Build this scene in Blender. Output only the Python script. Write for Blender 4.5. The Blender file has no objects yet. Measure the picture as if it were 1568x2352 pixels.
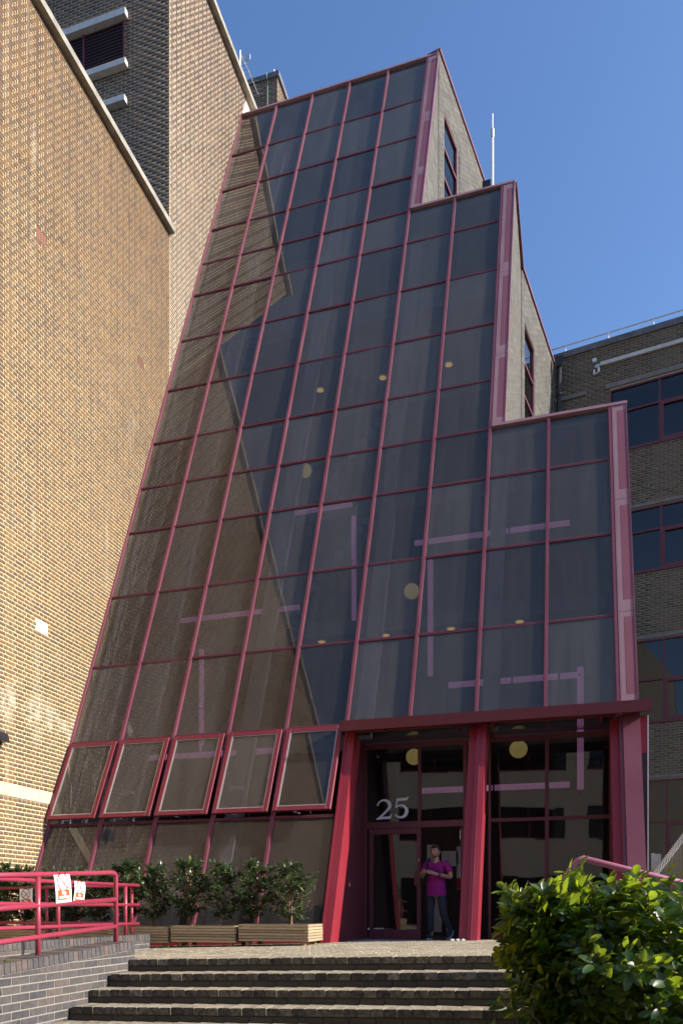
import bpy, bmesh, math, random
import numpy as np
from mathutils import Vector, Matrix
random.seed(25)
SC = bpy.context.scene
COL = SC.collection
PI = math.pi
# ------------------------------------------------------------------ camera (level, with shift), world, sun, exposure
PHI = math.radians(16.577)
CP, SP = math.cos(PHI), math.sin(PHI)
EYE = 0.548
cam_d = bpy.data.cameras.new('camera')
cam = bpy.data.objects.new('camera', cam_d)
COL.objects.link(cam)
cam.location = (0, 0, EYE)
cam.rotation_euler = (math.radians(90), 0, PHI)
cam_d.sensor_width = 36.0
cam_d.lens = 27.405
cam_d.shift_x = 0.0081
cam_d.shift_y = 0.3872
cam_d.clip_start = 0.05
cam_d.clip_end = 2000
SC.camera = cam

SUN = Vector((0.857, 0.025, 0.513)).normalized()
SUN_EL = math.asin(SUN.z)
SUN_AZ = math.atan2(SUN.x, SUN.y)
W = bpy.data.worlds.new("World")
SC.world = W
W.use_nodes = True
wn = W.node_tree
bg = wn.nodes['Background']
sky = wn.nodes.new('ShaderNodeTexSky')
sky.sky_type = 'NISHITA'
sky.sun_disc = False
sky.sun_elevation = SUN_EL
sky.sun_rotation = SUN_AZ
sky.altitude = 50
sky.air_density = 1.1
sky.dust_density = 3.0
sky.ozone_density = 8.5
wn.links.new(sky.outputs[0], bg.inputs[0])
bg.inputs[1].default_value = 0.15
sun_d = bpy.data.lights.new('sun', 'SUN')
sun_d.energy = 4.8
sun_d.angle = math.radians(0.53)
sun_d.color = (1.0, 0.93, 0.82)
sun = bpy.data.objects.new('sun', sun_d)
COL.objects.link(sun)
sun.location = (40, 2, 40)
sun.rotation_euler = SUN.to_track_quat('Z', 'Y').to_euler()
SC.view_settings.view_transform = 'Standard'
SC.view_settings.look = 'None'
SC.view_settings.exposure = 0.7
SC.view_settings.gamma = 1.0
SC.view_settings.use_curve_mapping = False
SC.render.engine = 'CYCLES'
SC.cycles.use_denoising = True
SC.cycles.sample_clamp_indirect = 4.0
SC.cycles.max_bounces = 10
SC.cycles.transparent_max_bounces = 16
SC.cycles.caustics_reflective = False
SC.cycles.caustics_refractive = False

# ------------------------------------------------------------------ helpers
def proj(p):
    X = p[0]*CP + p[1]*SP; Y = -p[0]*SP + p[1]*CP
    if Y < 0.2: return (-9e9, -9e9, Y)
    return (764.97 + 1790.54*X/Y, 2086.6 - 1790.54*(p[2]-EYE)/Y, Y)   # in a 1568 x 2352 frame

def in_view(p):
    x, y, d = proj(p)
    return -5 < x < 1573 and -5 < y < 2357

def thing(name, label, cat, loc=(0, 0, 0), rotz=0, group=None, kind=None):
    o = bpy.data.objects.new(name, None)
    COL.objects.link(o)
    o.empty_display_size = 0.2
    o.location = loc
    o.rotation_euler = (0, 0, rotz)
    o['label'] = label
    o['category'] = cat
    if group: o['group'] = group
    if kind: o['kind'] = kind
    return o

def struct(o):
    o['kind'] = 'structure'
    return o

def base_matrix(o):
    m = Matrix.LocRotScale(o.location, o.rotation_euler, o.scale)
    if o.parent is None: return m
    return base_matrix(o.parent) @ o.matrix_parent_inverse @ m

def put(o, parent, local=False):
    """parent o; unless local, its coordinates are world coordinates"""
    COL.objects.link(o)
    if parent is not None:
        o.parent = parent
        if not local:
            o.matrix_parent_inverse = base_matrix(parent).inverted()
    return o

class MB:
    """collects shapes for one mesh"""
    def __init__(self):
        self.v = []; self.f = []; self.m = []
    def add(self, vs, fs, mi=0):
        b = len(self.v)
        self.v += [tuple(p) for p in vs]
        self.f += [tuple(i+b for i in f) for f in fs]
        self.m += [mi]*len(fs)
        return self
    def box(self, x0, x1, y0, y1, z0, z1, mi=0):
        vs = [(x0,y0,z0),(x1,y0,z0),(x1,y1,z0),(x0,y1,z0),(x0,y0,z1),(x1,y0,z1),(x1,y1,z1),(x0,y1,z1)]
        return self.add(vs, [(0,3,2,1),(4,5,6,7),(0,1,5,4),(1,2,6,5),(2,3,7,6),(3,0,4,7)], mi)
    def hexa(self, p, mi=0):
        """8 points: lower ring then upper ring"""
        return self.add(p, [(0,3,2,1),(4,5,6,7),(0,1,5,4),(1,2,6,5),(2,3,7,6),(3,0,4,7)], mi)
    def obox(self, o, a, b, c, mi=0):
        """box from corner o and three edge vectors"""
        o, a, b, c = Vector(o), Vector(a), Vector(b), Vector(c)
        return self.hexa([o, o+a, o+a+b, o+b, o+c, o+a+c, o+a+b+c, o+b+c], mi)
    def prism(self, poly, off, mi=0):
        n = len(poly); off = Vector(off)
        vs = [Vector(p) for p in poly] + [Vector(p)+off for p in poly]
        fs = [tuple(range(n-1, -1, -1)), tuple(range(n, 2*n))]
        fs += [(i, (i+1) % n, n+(i+1) % n, n+i) for i in range(n)]
        return self.add(vs, fs, mi)
    def tube(self, pts, r, n=8, mi=0, caps=True):
        pts = [Vector(p) for p in pts]
        rs = r if isinstance(r, (list, tuple)) else [r]*len(pts)
        rings = []; up = None
        for i, p in enumerate(pts):
            t = ((pts[min(i+1, len(pts)-1)] - p).normalized() + (p - pts[max(i-1, 0)]).normalized())
            if t.length < 1e-6: t = Vector((0, 0, 1))
            t.normalize()
            if up is None:
                up = Vector((0, 0, 1)) if abs(t.z) < 0.9 else Vector((1, 0, 0))
            a = t.cross(up)
            if a.length < 1e-4: a = t.cross(Vector((0, 1, 0)))
            a.normalize(); b = a.cross(t).normalized(); up = b
            rings.append([p + a*math.cos(2*PI*k/n)*rs[i] + b*math.sin(2*PI*k/n)*rs[i] for k in range(n)])
        vs = [q for R in rings for q in R]; fs = []
        for i in range(len(pts)-1):
            for k in range(n):
                fs.append((i*n+k, i*n+(k+1) % n, (i+1)*n+(k+1) % n, (i+1)*n+k))
        if caps:
            fs.append(tuple(range(n-1, -1, -1))); fs.append(tuple(range((len(pts)-1)*n, len(pts)*n)))
        return self.add(vs, fs, mi)
    def sphere(self, c, r, nu=12, nv=8, mi=0, sc=(1, 1, 1)):
        vs = [(c[0], c[1], c[2]-r*sc[2])]
        for j in range(1, nv):
            a = -PI/2 + PI*j/nv
            for i in range(nu):
                b = 2*PI*i/nu
                vs.append((c[0]+r*sc[0]*math.cos(a)*math.cos(b), c[1]+r*sc[1]*math.cos(a)*math.sin(b), c[2]+r*sc[2]*math.sin(a)))
        vs.append((c[0], c[1], c[2]+r*sc[2])); fs = []
        for i in range(nu):
            fs.append((0, 1+(i+1) % nu, 1+i))
            fs.append((len(vs)-1, 1+(nv-2)*nu+i, 1+(nv-2)*nu+(i+1) % nu))
            for j in range(nv-2):
                fs.append((1+j*nu+i, 1+j*nu+(i+1) % nu, 1+(j+1)*nu+(i+1) % nu, 1+(j+1)*nu+i))
        return self.add(vs, fs, mi)
    def mesh(self, name, mats, smooth=False):
        me = bpy.data.meshes.new(name)
        me.from_pydata(self.v, [], self.f)
        for m in (mats if isinstance(mats, (list, tuple)) else [mats]): me.materials.append(m)
        if any(self.m): me.polygons.foreach_set('material_index', self.m)
        if smooth: me.polygons.foreach_set('use_smooth', [True]*len(self.f))
        me.update()
        return me
    def build(self, name, mats, parent=None, smooth=False, local=False, bevel=0):
        o = bpy.data.objects.new(name, self.mesh(name, mats, smooth))
        put(o, parent, local)
        if bevel:
            md = o.modifiers.new('bevel', 'BEVEL'); md.width = bevel; md.segments = 1; md.limit_method = 'ANGLE'
        return o

def inst(name, me, parent, mw):
    """an object that shares mesh data, placed by a world matrix"""
    o = bpy.data.objects.new(name, me)
    put(o, parent)
    o.matrix_basis = mw
    return o

def copy_tree(o, parent=None):
    c = o.copy(); COL.objects.link(c)
    if parent is not None:
        c.parent = parent
        c.matrix_parent_inverse = o.matrix_parent_inverse.copy()
    for ch in list(o.children): copy_tree(ch, c)
    return c

# ------------------------------------------------------------------ materials
def nodes(name):
    m = bpy.data.materials.new(name); m.use_nodes = True
    nt = m.node_tree
    return m, nt, nt.nodes['Principled BSDF']

def N(nt, typ, **kw):
    n = nt.nodes.new(typ)
    for k, v in kw.items():
        if k.startswith('i_'):
            key = k[2:]
            n.inputs[int(key) if key.isdigit() else key.replace('_', ' ')].default_value = v
        else: setattr(n, k, v)
    return n

def ramp(nt, stops, interp='LINEAR'):
    r = nt.nodes.new('ShaderNodeValToRGB')
    r.color_ramp.interpolation = interp
    e = r.color_ramp.elements
    while len(e) < len(stops): e.new(0.5)
    for el, (p, c) in zip(e, stops):
        el.position = p; el.color = (c[0], c[1], c[2], 1) if len(c) == 3 else c
    return r

def g3(x): return (x, x, x)

def mix_rgb(nt, fac, a, b, mode='MIX'):
    n = nt.nodes.new('ShaderNodeMix'); n.data_type = 'RGBA'; n.blend_type = mode
    for sock, val in ((n.inputs['Factor'], fac), (n.inputs[6], a), (n.inputs[7], b)):
        if hasattr(val, 'links'): nt.links.new(val, sock)
        elif isinstance(val, (int, float)): sock.default_value = val
        else: sock.default_value = (val[0], val[1], val[2], 1)
    return n.outputs[2]

def math_n(nt, op, a, b=None, clamp=False):
    n = nt.nodes.new('ShaderNodeMath'); n.operation = op; n.use_clamp = clamp
    for sock, val in ((n.inputs[0], a), (n.inputs[1], b)):
        if val is None: continue
        if hasattr(val, 'links'): nt.links.new(val, sock)
        else: sock.default_value = val
    return n.outputs[0]

def noise(nt, scale, detail=4, rough=0.55, vec=None, sx=None):
    if vec is None:
        vec = nt.nodes.new('ShaderNodeNewGeometry').outputs['Position']
    if sx:
        mp = N(nt, 'ShaderNodeMapping'); mp.inputs['Scale'].default_value = sx
        nt.links.new(vec, mp.inputs[0]); vec = mp.outputs[0]
    n = N(nt, 'ShaderNodeTexNoise', i_Scale=scale, i_Detail=detail, i_Roughness=rough)
    nt.links.new(vec, n.inputs['Vector'])
    return n.outputs['Fac']

def bump(nt, bs, h, strength=0.3, dist=0.01):
    b = N(nt, 'ShaderNodeBump', i_Strength=strength, i_Distance=dist)
    nt.links.new(h, b.inputs['Height']); nt.links.new(b.outputs[0], bs.inputs['Normal'])

def piece_random(nt, a=0.73, b=1.0):
    """a number per brick: works on one joined mesh (island) and on single objects"""
    g = nt.nodes.new('ShaderNodeNewGeometry'); o = nt.nodes.new('ShaderNodeObjectInfo')
    s = math_n(nt, 'ADD', math_n(nt, 'MULTIPLY', g.outputs['Random Per Island'], a), math_n(nt, 'MULTIPLY', o.outputs['Random'], b))
    return math_n(nt, 'FRACT', math_n(nt, 'MULTIPLY', s, 1.37))

def simple(name, col, rough=0.6, metal=0.0, var=0.12, scale=6, emit=None, estr=0, spec=None, b=0):
    m, nt, bs = nodes(name)
    f = noise(nt, scale, 5)
    r = ramp(nt, [(0.25, [c*(1-var) for c in col]), (0.75, [min(1, c*(1+var)) for c in col])])
    nt.links.new(f, r.inputs[0]); nt.links.new(r.outputs[0], bs.inputs['Base Color'])
    bs.inputs['Roughness'].default_value = rough; bs.inputs['Metallic'].default_value = metal
    if spec is not None: bs.inputs['Specular IOR Level'].default_value = spec
    if emit:
        bs.inputs['Emission Color'].default_value = (*emit, 1); bs.inputs['Emission Strength'].default_value = estr
    if b: bump(nt, bs, noise(nt, scale*12, 3), b, 0.01)
    return m

def brick_mat(name, stops, grain=0.25, rough=0.85, stain=None, stain_col=(0.75, 0.67, 0.52)):
    m, nt, bs = nodes(name)
    r = ramp(nt, stops); nt.links.new(piece_random(nt), r.inputs[0])
    f = noise(nt, 22, 4, 0.6)
    v = ramp(nt, [(0.3, g3(1-grain)), (0.72, g3(1+grain*0.35))]); nt.links.new(f, v.inputs[0])
    c = mix_rgb(nt, 1.0, r.outputs[0], v.outputs[0], 'MULTIPLY')
    big = ramp(nt, [(0.3, g3(0.85)), (0.7, g3(1.0))]); nt.links.new(noise(nt, 0.6, 4), big.inputs[0])
    c = mix_rgb(nt, 1.0, c, big.outputs[0], 'MULTIPLY')
    if stain: c = mix_rgb(nt, stain(nt), c, stain_col)
    nt.links.new(c, bs.inputs['Base Color'])
    bs.inputs['Roughness'].default_value = rough
    bs.inputs['Specular IOR Level'].default_value = 0.25
    bump(nt, bs, noise(nt, 90, 3), 0.35, 0.004)
    return m

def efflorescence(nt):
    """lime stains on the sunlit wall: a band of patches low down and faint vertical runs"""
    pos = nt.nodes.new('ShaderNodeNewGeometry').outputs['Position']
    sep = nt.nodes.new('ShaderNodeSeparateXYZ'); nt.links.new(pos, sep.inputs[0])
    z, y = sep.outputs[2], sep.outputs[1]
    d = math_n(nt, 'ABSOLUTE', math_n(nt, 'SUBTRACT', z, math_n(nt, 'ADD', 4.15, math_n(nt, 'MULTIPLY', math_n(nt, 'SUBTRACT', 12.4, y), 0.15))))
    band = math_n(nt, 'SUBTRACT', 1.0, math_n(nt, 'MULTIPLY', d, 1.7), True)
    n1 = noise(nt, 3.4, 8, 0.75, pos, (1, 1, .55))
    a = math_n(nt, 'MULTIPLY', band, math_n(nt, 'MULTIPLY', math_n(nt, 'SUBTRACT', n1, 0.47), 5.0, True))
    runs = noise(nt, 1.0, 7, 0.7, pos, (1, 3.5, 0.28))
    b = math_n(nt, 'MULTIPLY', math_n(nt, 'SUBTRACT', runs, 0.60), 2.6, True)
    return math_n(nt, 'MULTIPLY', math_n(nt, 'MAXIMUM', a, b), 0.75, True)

M = {}
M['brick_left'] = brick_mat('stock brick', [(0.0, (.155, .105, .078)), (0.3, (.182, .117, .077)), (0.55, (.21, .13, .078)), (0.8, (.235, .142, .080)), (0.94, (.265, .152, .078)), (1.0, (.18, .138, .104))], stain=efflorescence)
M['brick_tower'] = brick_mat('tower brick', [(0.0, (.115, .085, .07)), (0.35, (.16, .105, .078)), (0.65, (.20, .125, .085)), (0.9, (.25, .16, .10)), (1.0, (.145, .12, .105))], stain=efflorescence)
M['brick_grey'] = brick_mat('grey brown brick', [(0.0, (.125, .098, .074)), (0.4, (.165, .128, .09)), (0.75, (.20, .152, .108)), (1.0, (.18, .12, .09))])
M['brick_flank'] = brick_mat('grey flank brick', [(0.0, (.12, .112, .098)), (0.5, (.155, .145, .125)), (1.0, (.20, .185, .16))])
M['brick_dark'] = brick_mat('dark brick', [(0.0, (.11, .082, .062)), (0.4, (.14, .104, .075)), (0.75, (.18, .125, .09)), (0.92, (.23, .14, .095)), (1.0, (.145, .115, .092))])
M['brick_blue'] = brick_mat('engineering brick', [(0.0, (.082, .076, .078)), (0.5, (.105, .094, .092)), (0.88, (.13, .108, .10)), (1.0, (.17, .12, .10))], rough=0.55, grain=0.3)
M['brick_step'] = brick_mat('step brick', [(0.0, (.27, .225, .16)), (0.5, (.35, .29, .21)), (1.0, (.41, .345, .25))], grain=0.45)
M['paver'] = brick_mat('block paver', [(0.0, (.32, .265, .18)), (0.5, (.40, .335, .235)), (1.0, (.47, .40, .285))], grain=0.3)

def mortar(name, col, stain=None):
    m, nt, bs = nodes(name)
    r = ramp(nt, [(0.3, [c*0.82 for c in col]), (0.7, col)]); nt.links.new(noise(nt, 5, 6, 0.65), r.inputs[0])
    c = r.outputs[0]
    if stain: c = mix_rgb(nt, stain(nt), c, (0.76, 0.69, 0.55))
    nt.links.new(c, bs.inputs['Base Color']); bs.inputs['Roughness'].default_value = 0.95
    bs.inputs['Specular IOR Level'].default_value = 0.1
    return m
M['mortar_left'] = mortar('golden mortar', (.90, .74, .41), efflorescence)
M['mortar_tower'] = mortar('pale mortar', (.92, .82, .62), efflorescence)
M['mortar_grey'] = mortar('grey mortar', (.50, .43, .33))
M['mortar_flank'] = mortar('flank mortar', (.42, .40, .36))
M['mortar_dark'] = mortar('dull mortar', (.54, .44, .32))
M['mortar_blue'] = mortar('ramp wall mortar', (.30, .27, .23))
M['joint'] = mortar('paving joint', (.13, .11, .08))
M['riser_dark'] = mortar('dark riser', (.075, .068, .052))  # step core and lower riser course, much darker than the treads
M['nosing_dark'] = brick_mat('dark nosing face', [(0.0, (.07, .062, .046)), (0.5, (.12, .105, .075)), (0.85, (.165, .145, .10)), (1.0, (.23, .20, .15))], grain=0.75)  # front faces of the nosing bricks, mottled and darker than their tops

def paint_mat(name, col, fade, amount, rough=0.42):
    """old red gloss paint with a chalky bloom in patches"""
    m, nt, bs = nodes(name)
    n1 = noise(nt, 1.3, 5, 0.6)
    n2 = noise(nt, 30, 3, 0.6)
    f = math_n(nt, 'ADD', math_n(nt, 'MULTIPLY', math_n(nt, 'SUBTRACT', n1, 0.4), 1.6), math_n(nt, 'MULTIPLY', math_n(nt, 'SUBTRACT', n2, 0.5), 0.5))
    f = math_n(nt, 'MULTIPLY', math_n(nt, 'ADD', f, 0.5, True), amount, True)
    c = mix_rgb(nt, f, col, fade)
    pits = math_n(nt, 'MULTIPLY', math_n(nt, 'SUBTRACT', noise(nt, 55, 2, 0.7), 0.70), 9, True)
    c = mix_rgb(nt, pits, c, (0.30, 0.20, 0.18))
    nt.links.new(c, bs.inputs['Base Color'])
    r = math_n(nt, 'ADD', rough, math_n(nt, 'MULTIPLY', f, 0.25)); nt.links.new(r, bs.inputs['Roughness'])
    bump(nt, bs, n2, 0.05, 0.003)
    return m
M['red'] = paint_mat('red paint', (.24, .010, .022), (.30, .06, .08), 0.25, 0.38)
M['red_faded'] = paint_mat('faded red paint', (.118, .016, .030), (.20, .065, .095), 0.6, 0.42)
M['bar'] = paint_mat('transom paint', (.115, .018, .033), (.18, .065, .09), 0.5, 0.42)
M['clad'] = paint_mat('faded cladding paint', (.20, .085, .105), (.29, .18, .205), 0.8, 0.5)
M['clad_dark'] = paint_mat('unfaded cladding paint', (.175, .042, .062), (.21, .08, .10), 0.5, 0.45)
M['rail'] = paint_mat('rail paint', (.28, .018, .045), (.36, .10, .13), 0.3, 0.3)
M['sash'] = paint_mat('sash paint', (.165, .010, .022), (.22, .05, .07), 0.3, 0.38)
M['canopy'] = paint_mat('canopy paint', (.115, .008, .013), (.16, .03, .035), 0.3, 0.4)
M['rail_pale'] = paint_mat('sun bleached rail paint', (.34, .085, .14), (.42, .19, .24), 0.6, 0.4)
M['column_grey'] = simple('inner column', (.20, .205, .22), 0.9, var=0.1)
M['maroon'] = paint_mat('window frame paint', (.13, .02, .032), (.17, .06, .07), 0.3, 0.45)

def glass_mat(name, tint, f0, dust, dustcol=(.42, .40, .38), wav=0.0, wscale=1.2, rcol=(1, .97, .93)):
    m, nt, bs = nodes(name)
    nt.nodes.remove(bs)
    out = nt.nodes['Material Output']
    tr = N(nt, 'ShaderNodeBsdfTransparent'); tr.inputs[0].default_value = (*tint, 1)
    gl = N(nt, 'ShaderNodeBsdfGlossy'); gl.inputs['Roughness'].default_value = 0.0
    gl.inputs[0].default_value = (*rcol, 1)
    geo = nt.nodes.new('ShaderNodeNewGeometry')
    dt = N(nt, 'ShaderNodeVectorMath', operation='DOT_PRODUCT')
    nt.links.new(geo.outputs['Normal'], dt.inputs[0]); nt.links.new(geo.outputs['Incoming'], dt.inputs[1])
    cosn = math_n(nt, 'ABSOLUTE', dt.outputs['Value'])
    sch = math_n(nt, 'POWER', math_n(nt, 'SUBTRACT', 1.0, cosn, True), 5.0)
    fac = math_n(nt, 'ADD', f0, math_n(nt, 'MULTIPLY', sch, 1.0-f0))
    fac = math_n(nt, 'MULTIPLY', fac, math_n(nt, 'SUBTRACT', 1.0, geo.outputs['Backfacing']))    # the outer face mirrors
    mx = nt.nodes.new('ShaderNodeMixShader')
    nt.links.new(fac, mx.inputs[0]); nt.links.new(tr.outputs[0], mx.inputs[1]); nt.links.new(gl.outputs[0], mx.inputs[2])
    if wav:
        b = N(nt, 'ShaderNodeBump', i_Strength=wav, i_Distance=0.02)
        nt.links.new(noise(nt, wscale, 1, 0.4), b.inputs['Height'])
        nt.links.new(b.outputs[0], gl.inputs['Normal'])
    df = N(nt, 'ShaderNodeBsdfDiffuse'); df.inputs[0].default_value = (*dustcol, 1)
    mx2 = nt.nodes.new('ShaderNodeMixShader')
    streak = noise(nt, 1.0, 5, 0.65, None, (7.0, 0.6, 0.45))
    speck = math_n(nt, 'MULTIPLY', math_n(nt, 'SUBTRACT', noise(nt, 70, 2, 0.5), 0.71), 7.0, True)
    d = math_n(nt, 'MULTIPLY', math_n(nt, 'ADD', 0.45, streak), dust)
    d = math_n(nt, 'MULTIPLY', d, math_n(nt, 'ADD', .62, math_n(nt, 'MULTIPLY', piece_random(nt), .75)))
    d = math_n(nt, 'ADD', d, math_n(nt, 'MULTIPLY', speck, dust*4), True)
    nt.links.new(d, mx2.inputs[0]); nt.links.new(mx.outputs[0], mx2.inputs[1]); nt.links.new(df.outputs[0], mx2.inputs[2])
    nt.links.new(mx2.outputs[0], out.inputs[0])
    return m
M['glass'] = glass_mat('tinted glass', (.56, .56, .58), 0.078, 0.055, (.60, .56, .53), rcol=(1.0, .90, .76))
M['glass_door'] = glass_mat('door glass', (.6, .6, .61), 0.06, 0.010, wav=0.05, wscale=1.6)
M['glass_win'] = glass_mat('window glass', (.5, .5, .5), 0.065, 0.004, wav=0.03)
M['stone'] = simple('stone band', (.53, .45, .32), 0.9, var=0.25, scale=9, b=0.3)
M['coping'] = simple('weathered concrete coping', (.30, .275, .23), 0.9, var=0.35, scale=4, b=0.3)
M['coping_dark'] = simple('dark slate coping', (.13, .125, .13), 0.8, var=0.4, scale=5)
M['concrete'] = simple('concrete', (.36, .35, .33), 0.9, var=0.2, scale=3, b=0.2)
M['lintel'] = simple('lintel concrete', (.21, .19, .17), 0.9, var=0.25, scale=6)
M['sill_pale'] = simple('pale sill', (.58, .56, .52), 0.8, var=0.15, scale=5)
M['steel'] = simple('galvanised steel', (.55, .56, .57), 0.4, 0.8, var=0.1, scale=9)
M['white_metal'] = simple('white painted metal', (.78, .77, .74), 0.45, var=0.05)
M['black'] = simple('black plastic', (.018, .018, .02), 0.35, var=0.1)
M['void'] = simple('dark void', (.012, .012, .013), 0.9, var=0.1)
M['interior'] = simple('interior plaster', (.26, .25, .25), 0.9, var=0.1, scale=2)
M['slab'] = simple('interior ceiling', (.20, .20, .21), 0.9, var=0.1, scale=2)
M['floor_in'] = simple('lobby floor', (.10, .09, .08), 0.5, var=0.2, scale=4)
M['wood'] = simple('planter timber', (.40, .25, .12), 0.75, var=0.3, scale=7, b=0.2)
M['soil'] = simple('soil', (.06, .045, .03), 1.0, var=0.3, scale=15)
M['terracotta'] = simple('terracotta', (.33, .14, .085), 0.85, var=0.15, scale=9)
M['white'] = simple('white sheet', (.82, .82, .80), 0.5, var=0.02)
M['sign_red'] = simple('sign red', (.50, .02, .02), 0.5, var=0.03)
M['sign_orange'] = simple('sign orange', (.62, .10, .02), 0.5, var=0.05)
M['numeral'] = simple('silver vinyl', (.82, .80, .82), 0.4, var=0.05)
M['asphalt'] = simple('asphalt', (.052, .051, .05), 0.95, var=0.2, scale=25, b=0.4)
M['beige_render'] = simple('beige rendered concrete', (.52, .47, .39), 0.9, var=0.1, scale=1.5)
M['pink_tube'] = simple('pink lamp tube', (.60, .30, .50), 0.5, var=0.02, emit=(.55, .24, .48), estr=0.25)
M['globe'] = simple('amber globe', (.45, .38, .16), 0.5, var=0.02, emit=(.80, .62, .20), estr=0.24)
M['lamp_glow'] = simple('down light', (.8, .65, .3), 0.4, var=0.02, emit=(.95, .62, .15), estr=0.6)
M['lead'] = simple('roof felt', (.12, .12, .12), 0.9, var=0.2)

def planks(name, stops):
    m, nt, bs = nodes(name)
    r = ramp(nt, stops); nt.links.new(piece_random(nt), r.inputs[0])
    g = noise(nt, 3.0, 6, 0.7, None, (2.0, 2.0, 26.0))
    v = ramp(nt, [(0.3, g3(0.62)), (0.7, g3(1.08))]); nt.links.new(g, v.inputs[0])
    c = mix_rgb(nt, 1.0, r.outputs[0], v.outputs[0], 'MULTIPLY')
    nt.links.new(c, bs.inputs['Base Color']); bs.inputs['Roughness'].default_value = 0.75
    return m
M['plank'] = planks('planter slat', [(0.0, (.31, .235, .15)), (0.5, (.42, .315, .19)), (0.8, (.52, .38, .21)), (1.0, (.35, .28, .20))])

def leaf_mat(name, stops, trans=0.35, rough=0.3, tcol=(.30, .46, .04), yellow=0):
    m, nt, bs = nodes(name)
    out = nt.nodes['Material Output']
    r = ramp(nt, stops); nt.links.new(piece_random(nt), r.inputs[0])
    nt.links.new(r.outputs[0], bs.inputs['Base Color']); bs.inputs['Roughness'].default_value = rough
    bs.inputs['Specular IOR Level'].default_value = 0.38
    t = N(nt, 'ShaderNodeBsdfTranslucent'); t.inputs[0].default_value = (*tcol, 1)
    mx = nt.nodes.new('ShaderNodeMixShader'); mx.inputs[0].default_value = trans
    nt.links.new(bs.outputs[0], mx.inputs[1]); nt.links.new(t.outputs[0], mx.inputs[2]); nt.links.new(mx.outputs[0], out.inputs[0])
    return m
M['laurel'] = leaf_mat('laurel leaf', [(0.0, (.012, .034, .007)), (0.5, (.021, .055, .009)), (0.85, (.036, .080, .012)), (0.96, (.055, .08, .014)), (1.0, (.09, .075, .02))], 0.36, 0.33, (.47, .60, .03))
M['ficus'] = leaf_mat('ficus leaf', [(0.0, (.030, .052, .026)), (0.6, (.050, .085, .038)), (0.92, (.08, .12, .045)), (1.0, (.15, .17, .03))], 0.15, 0.28, (.12, .20, .03))
M['weed'] = leaf_mat('weed leaf', [(0.0, (.06, .12, .02)), (1.0, (.10, .16, .03))], 0.3, 0.4)
M['bark'] = simple('bark', (.20, .13, .08), 0.9, var=0.35, scale=30)
# ------------------------------------------------------------------ brickwork
def lay(s0, s1, z0, z1, h, L, bond='english', joint=0.013, cuts=None, za=0.0, soff=0.0):
    """brick rectangles (a, b, low, high) over s0..s1 and z0..z1; cuts(zm) gives the allowed intervals of a course"""
    out = []
    i0 = int(math.floor((z0-za)/h)); i1 = int(math.ceil((z1-za)/h))
    for i in range(i0, i1):
        zl = max(za+i*h, z0); zh = min(za+(i+1)*h, z1)
        if zh-zl < h*0.35: continue
        w = L
        off = soff
        if bond == 'english':
            if i % 2: w = L/2; off += L/4
        elif i % 2: off += L/2
        ivs = cuts((zl+zh)/2) if cuts else [(s0, s1)]
        for (p, q) in ivs:
            k = math.floor((p-off)/w)
            x = off+k*w
            while x < q:
                a = max(x, p); b = min(x+w, q)
                if b-a > 0.035: out.append((a+joint/2, b-joint/2, zl+joint/2, zh-joint/2))
                x += w
    return out

_tpl = {}
def brick_tpl(w, h, proud, mat, jit=0.003):
    key = (round(w, 3), round(h, 3), round(proud, 4), mat.name)
    if key not in _tpl:
        b = MB()
        x, z, e = w/2, h/2, min(jit, w*0.1)
        b.hexa([(-x, .006, -z), (x, .006, -z), (x-e, -proud, -z+e), (-x+e, -proud, -z+e),
                (-x, .006, z), (x, .006, z), (x-e, -proud, z-e), (-x+e, -proud, z-e)])
        _tpl[key] = b.mesh('brick', mat)
    return _tpl[key]

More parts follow.
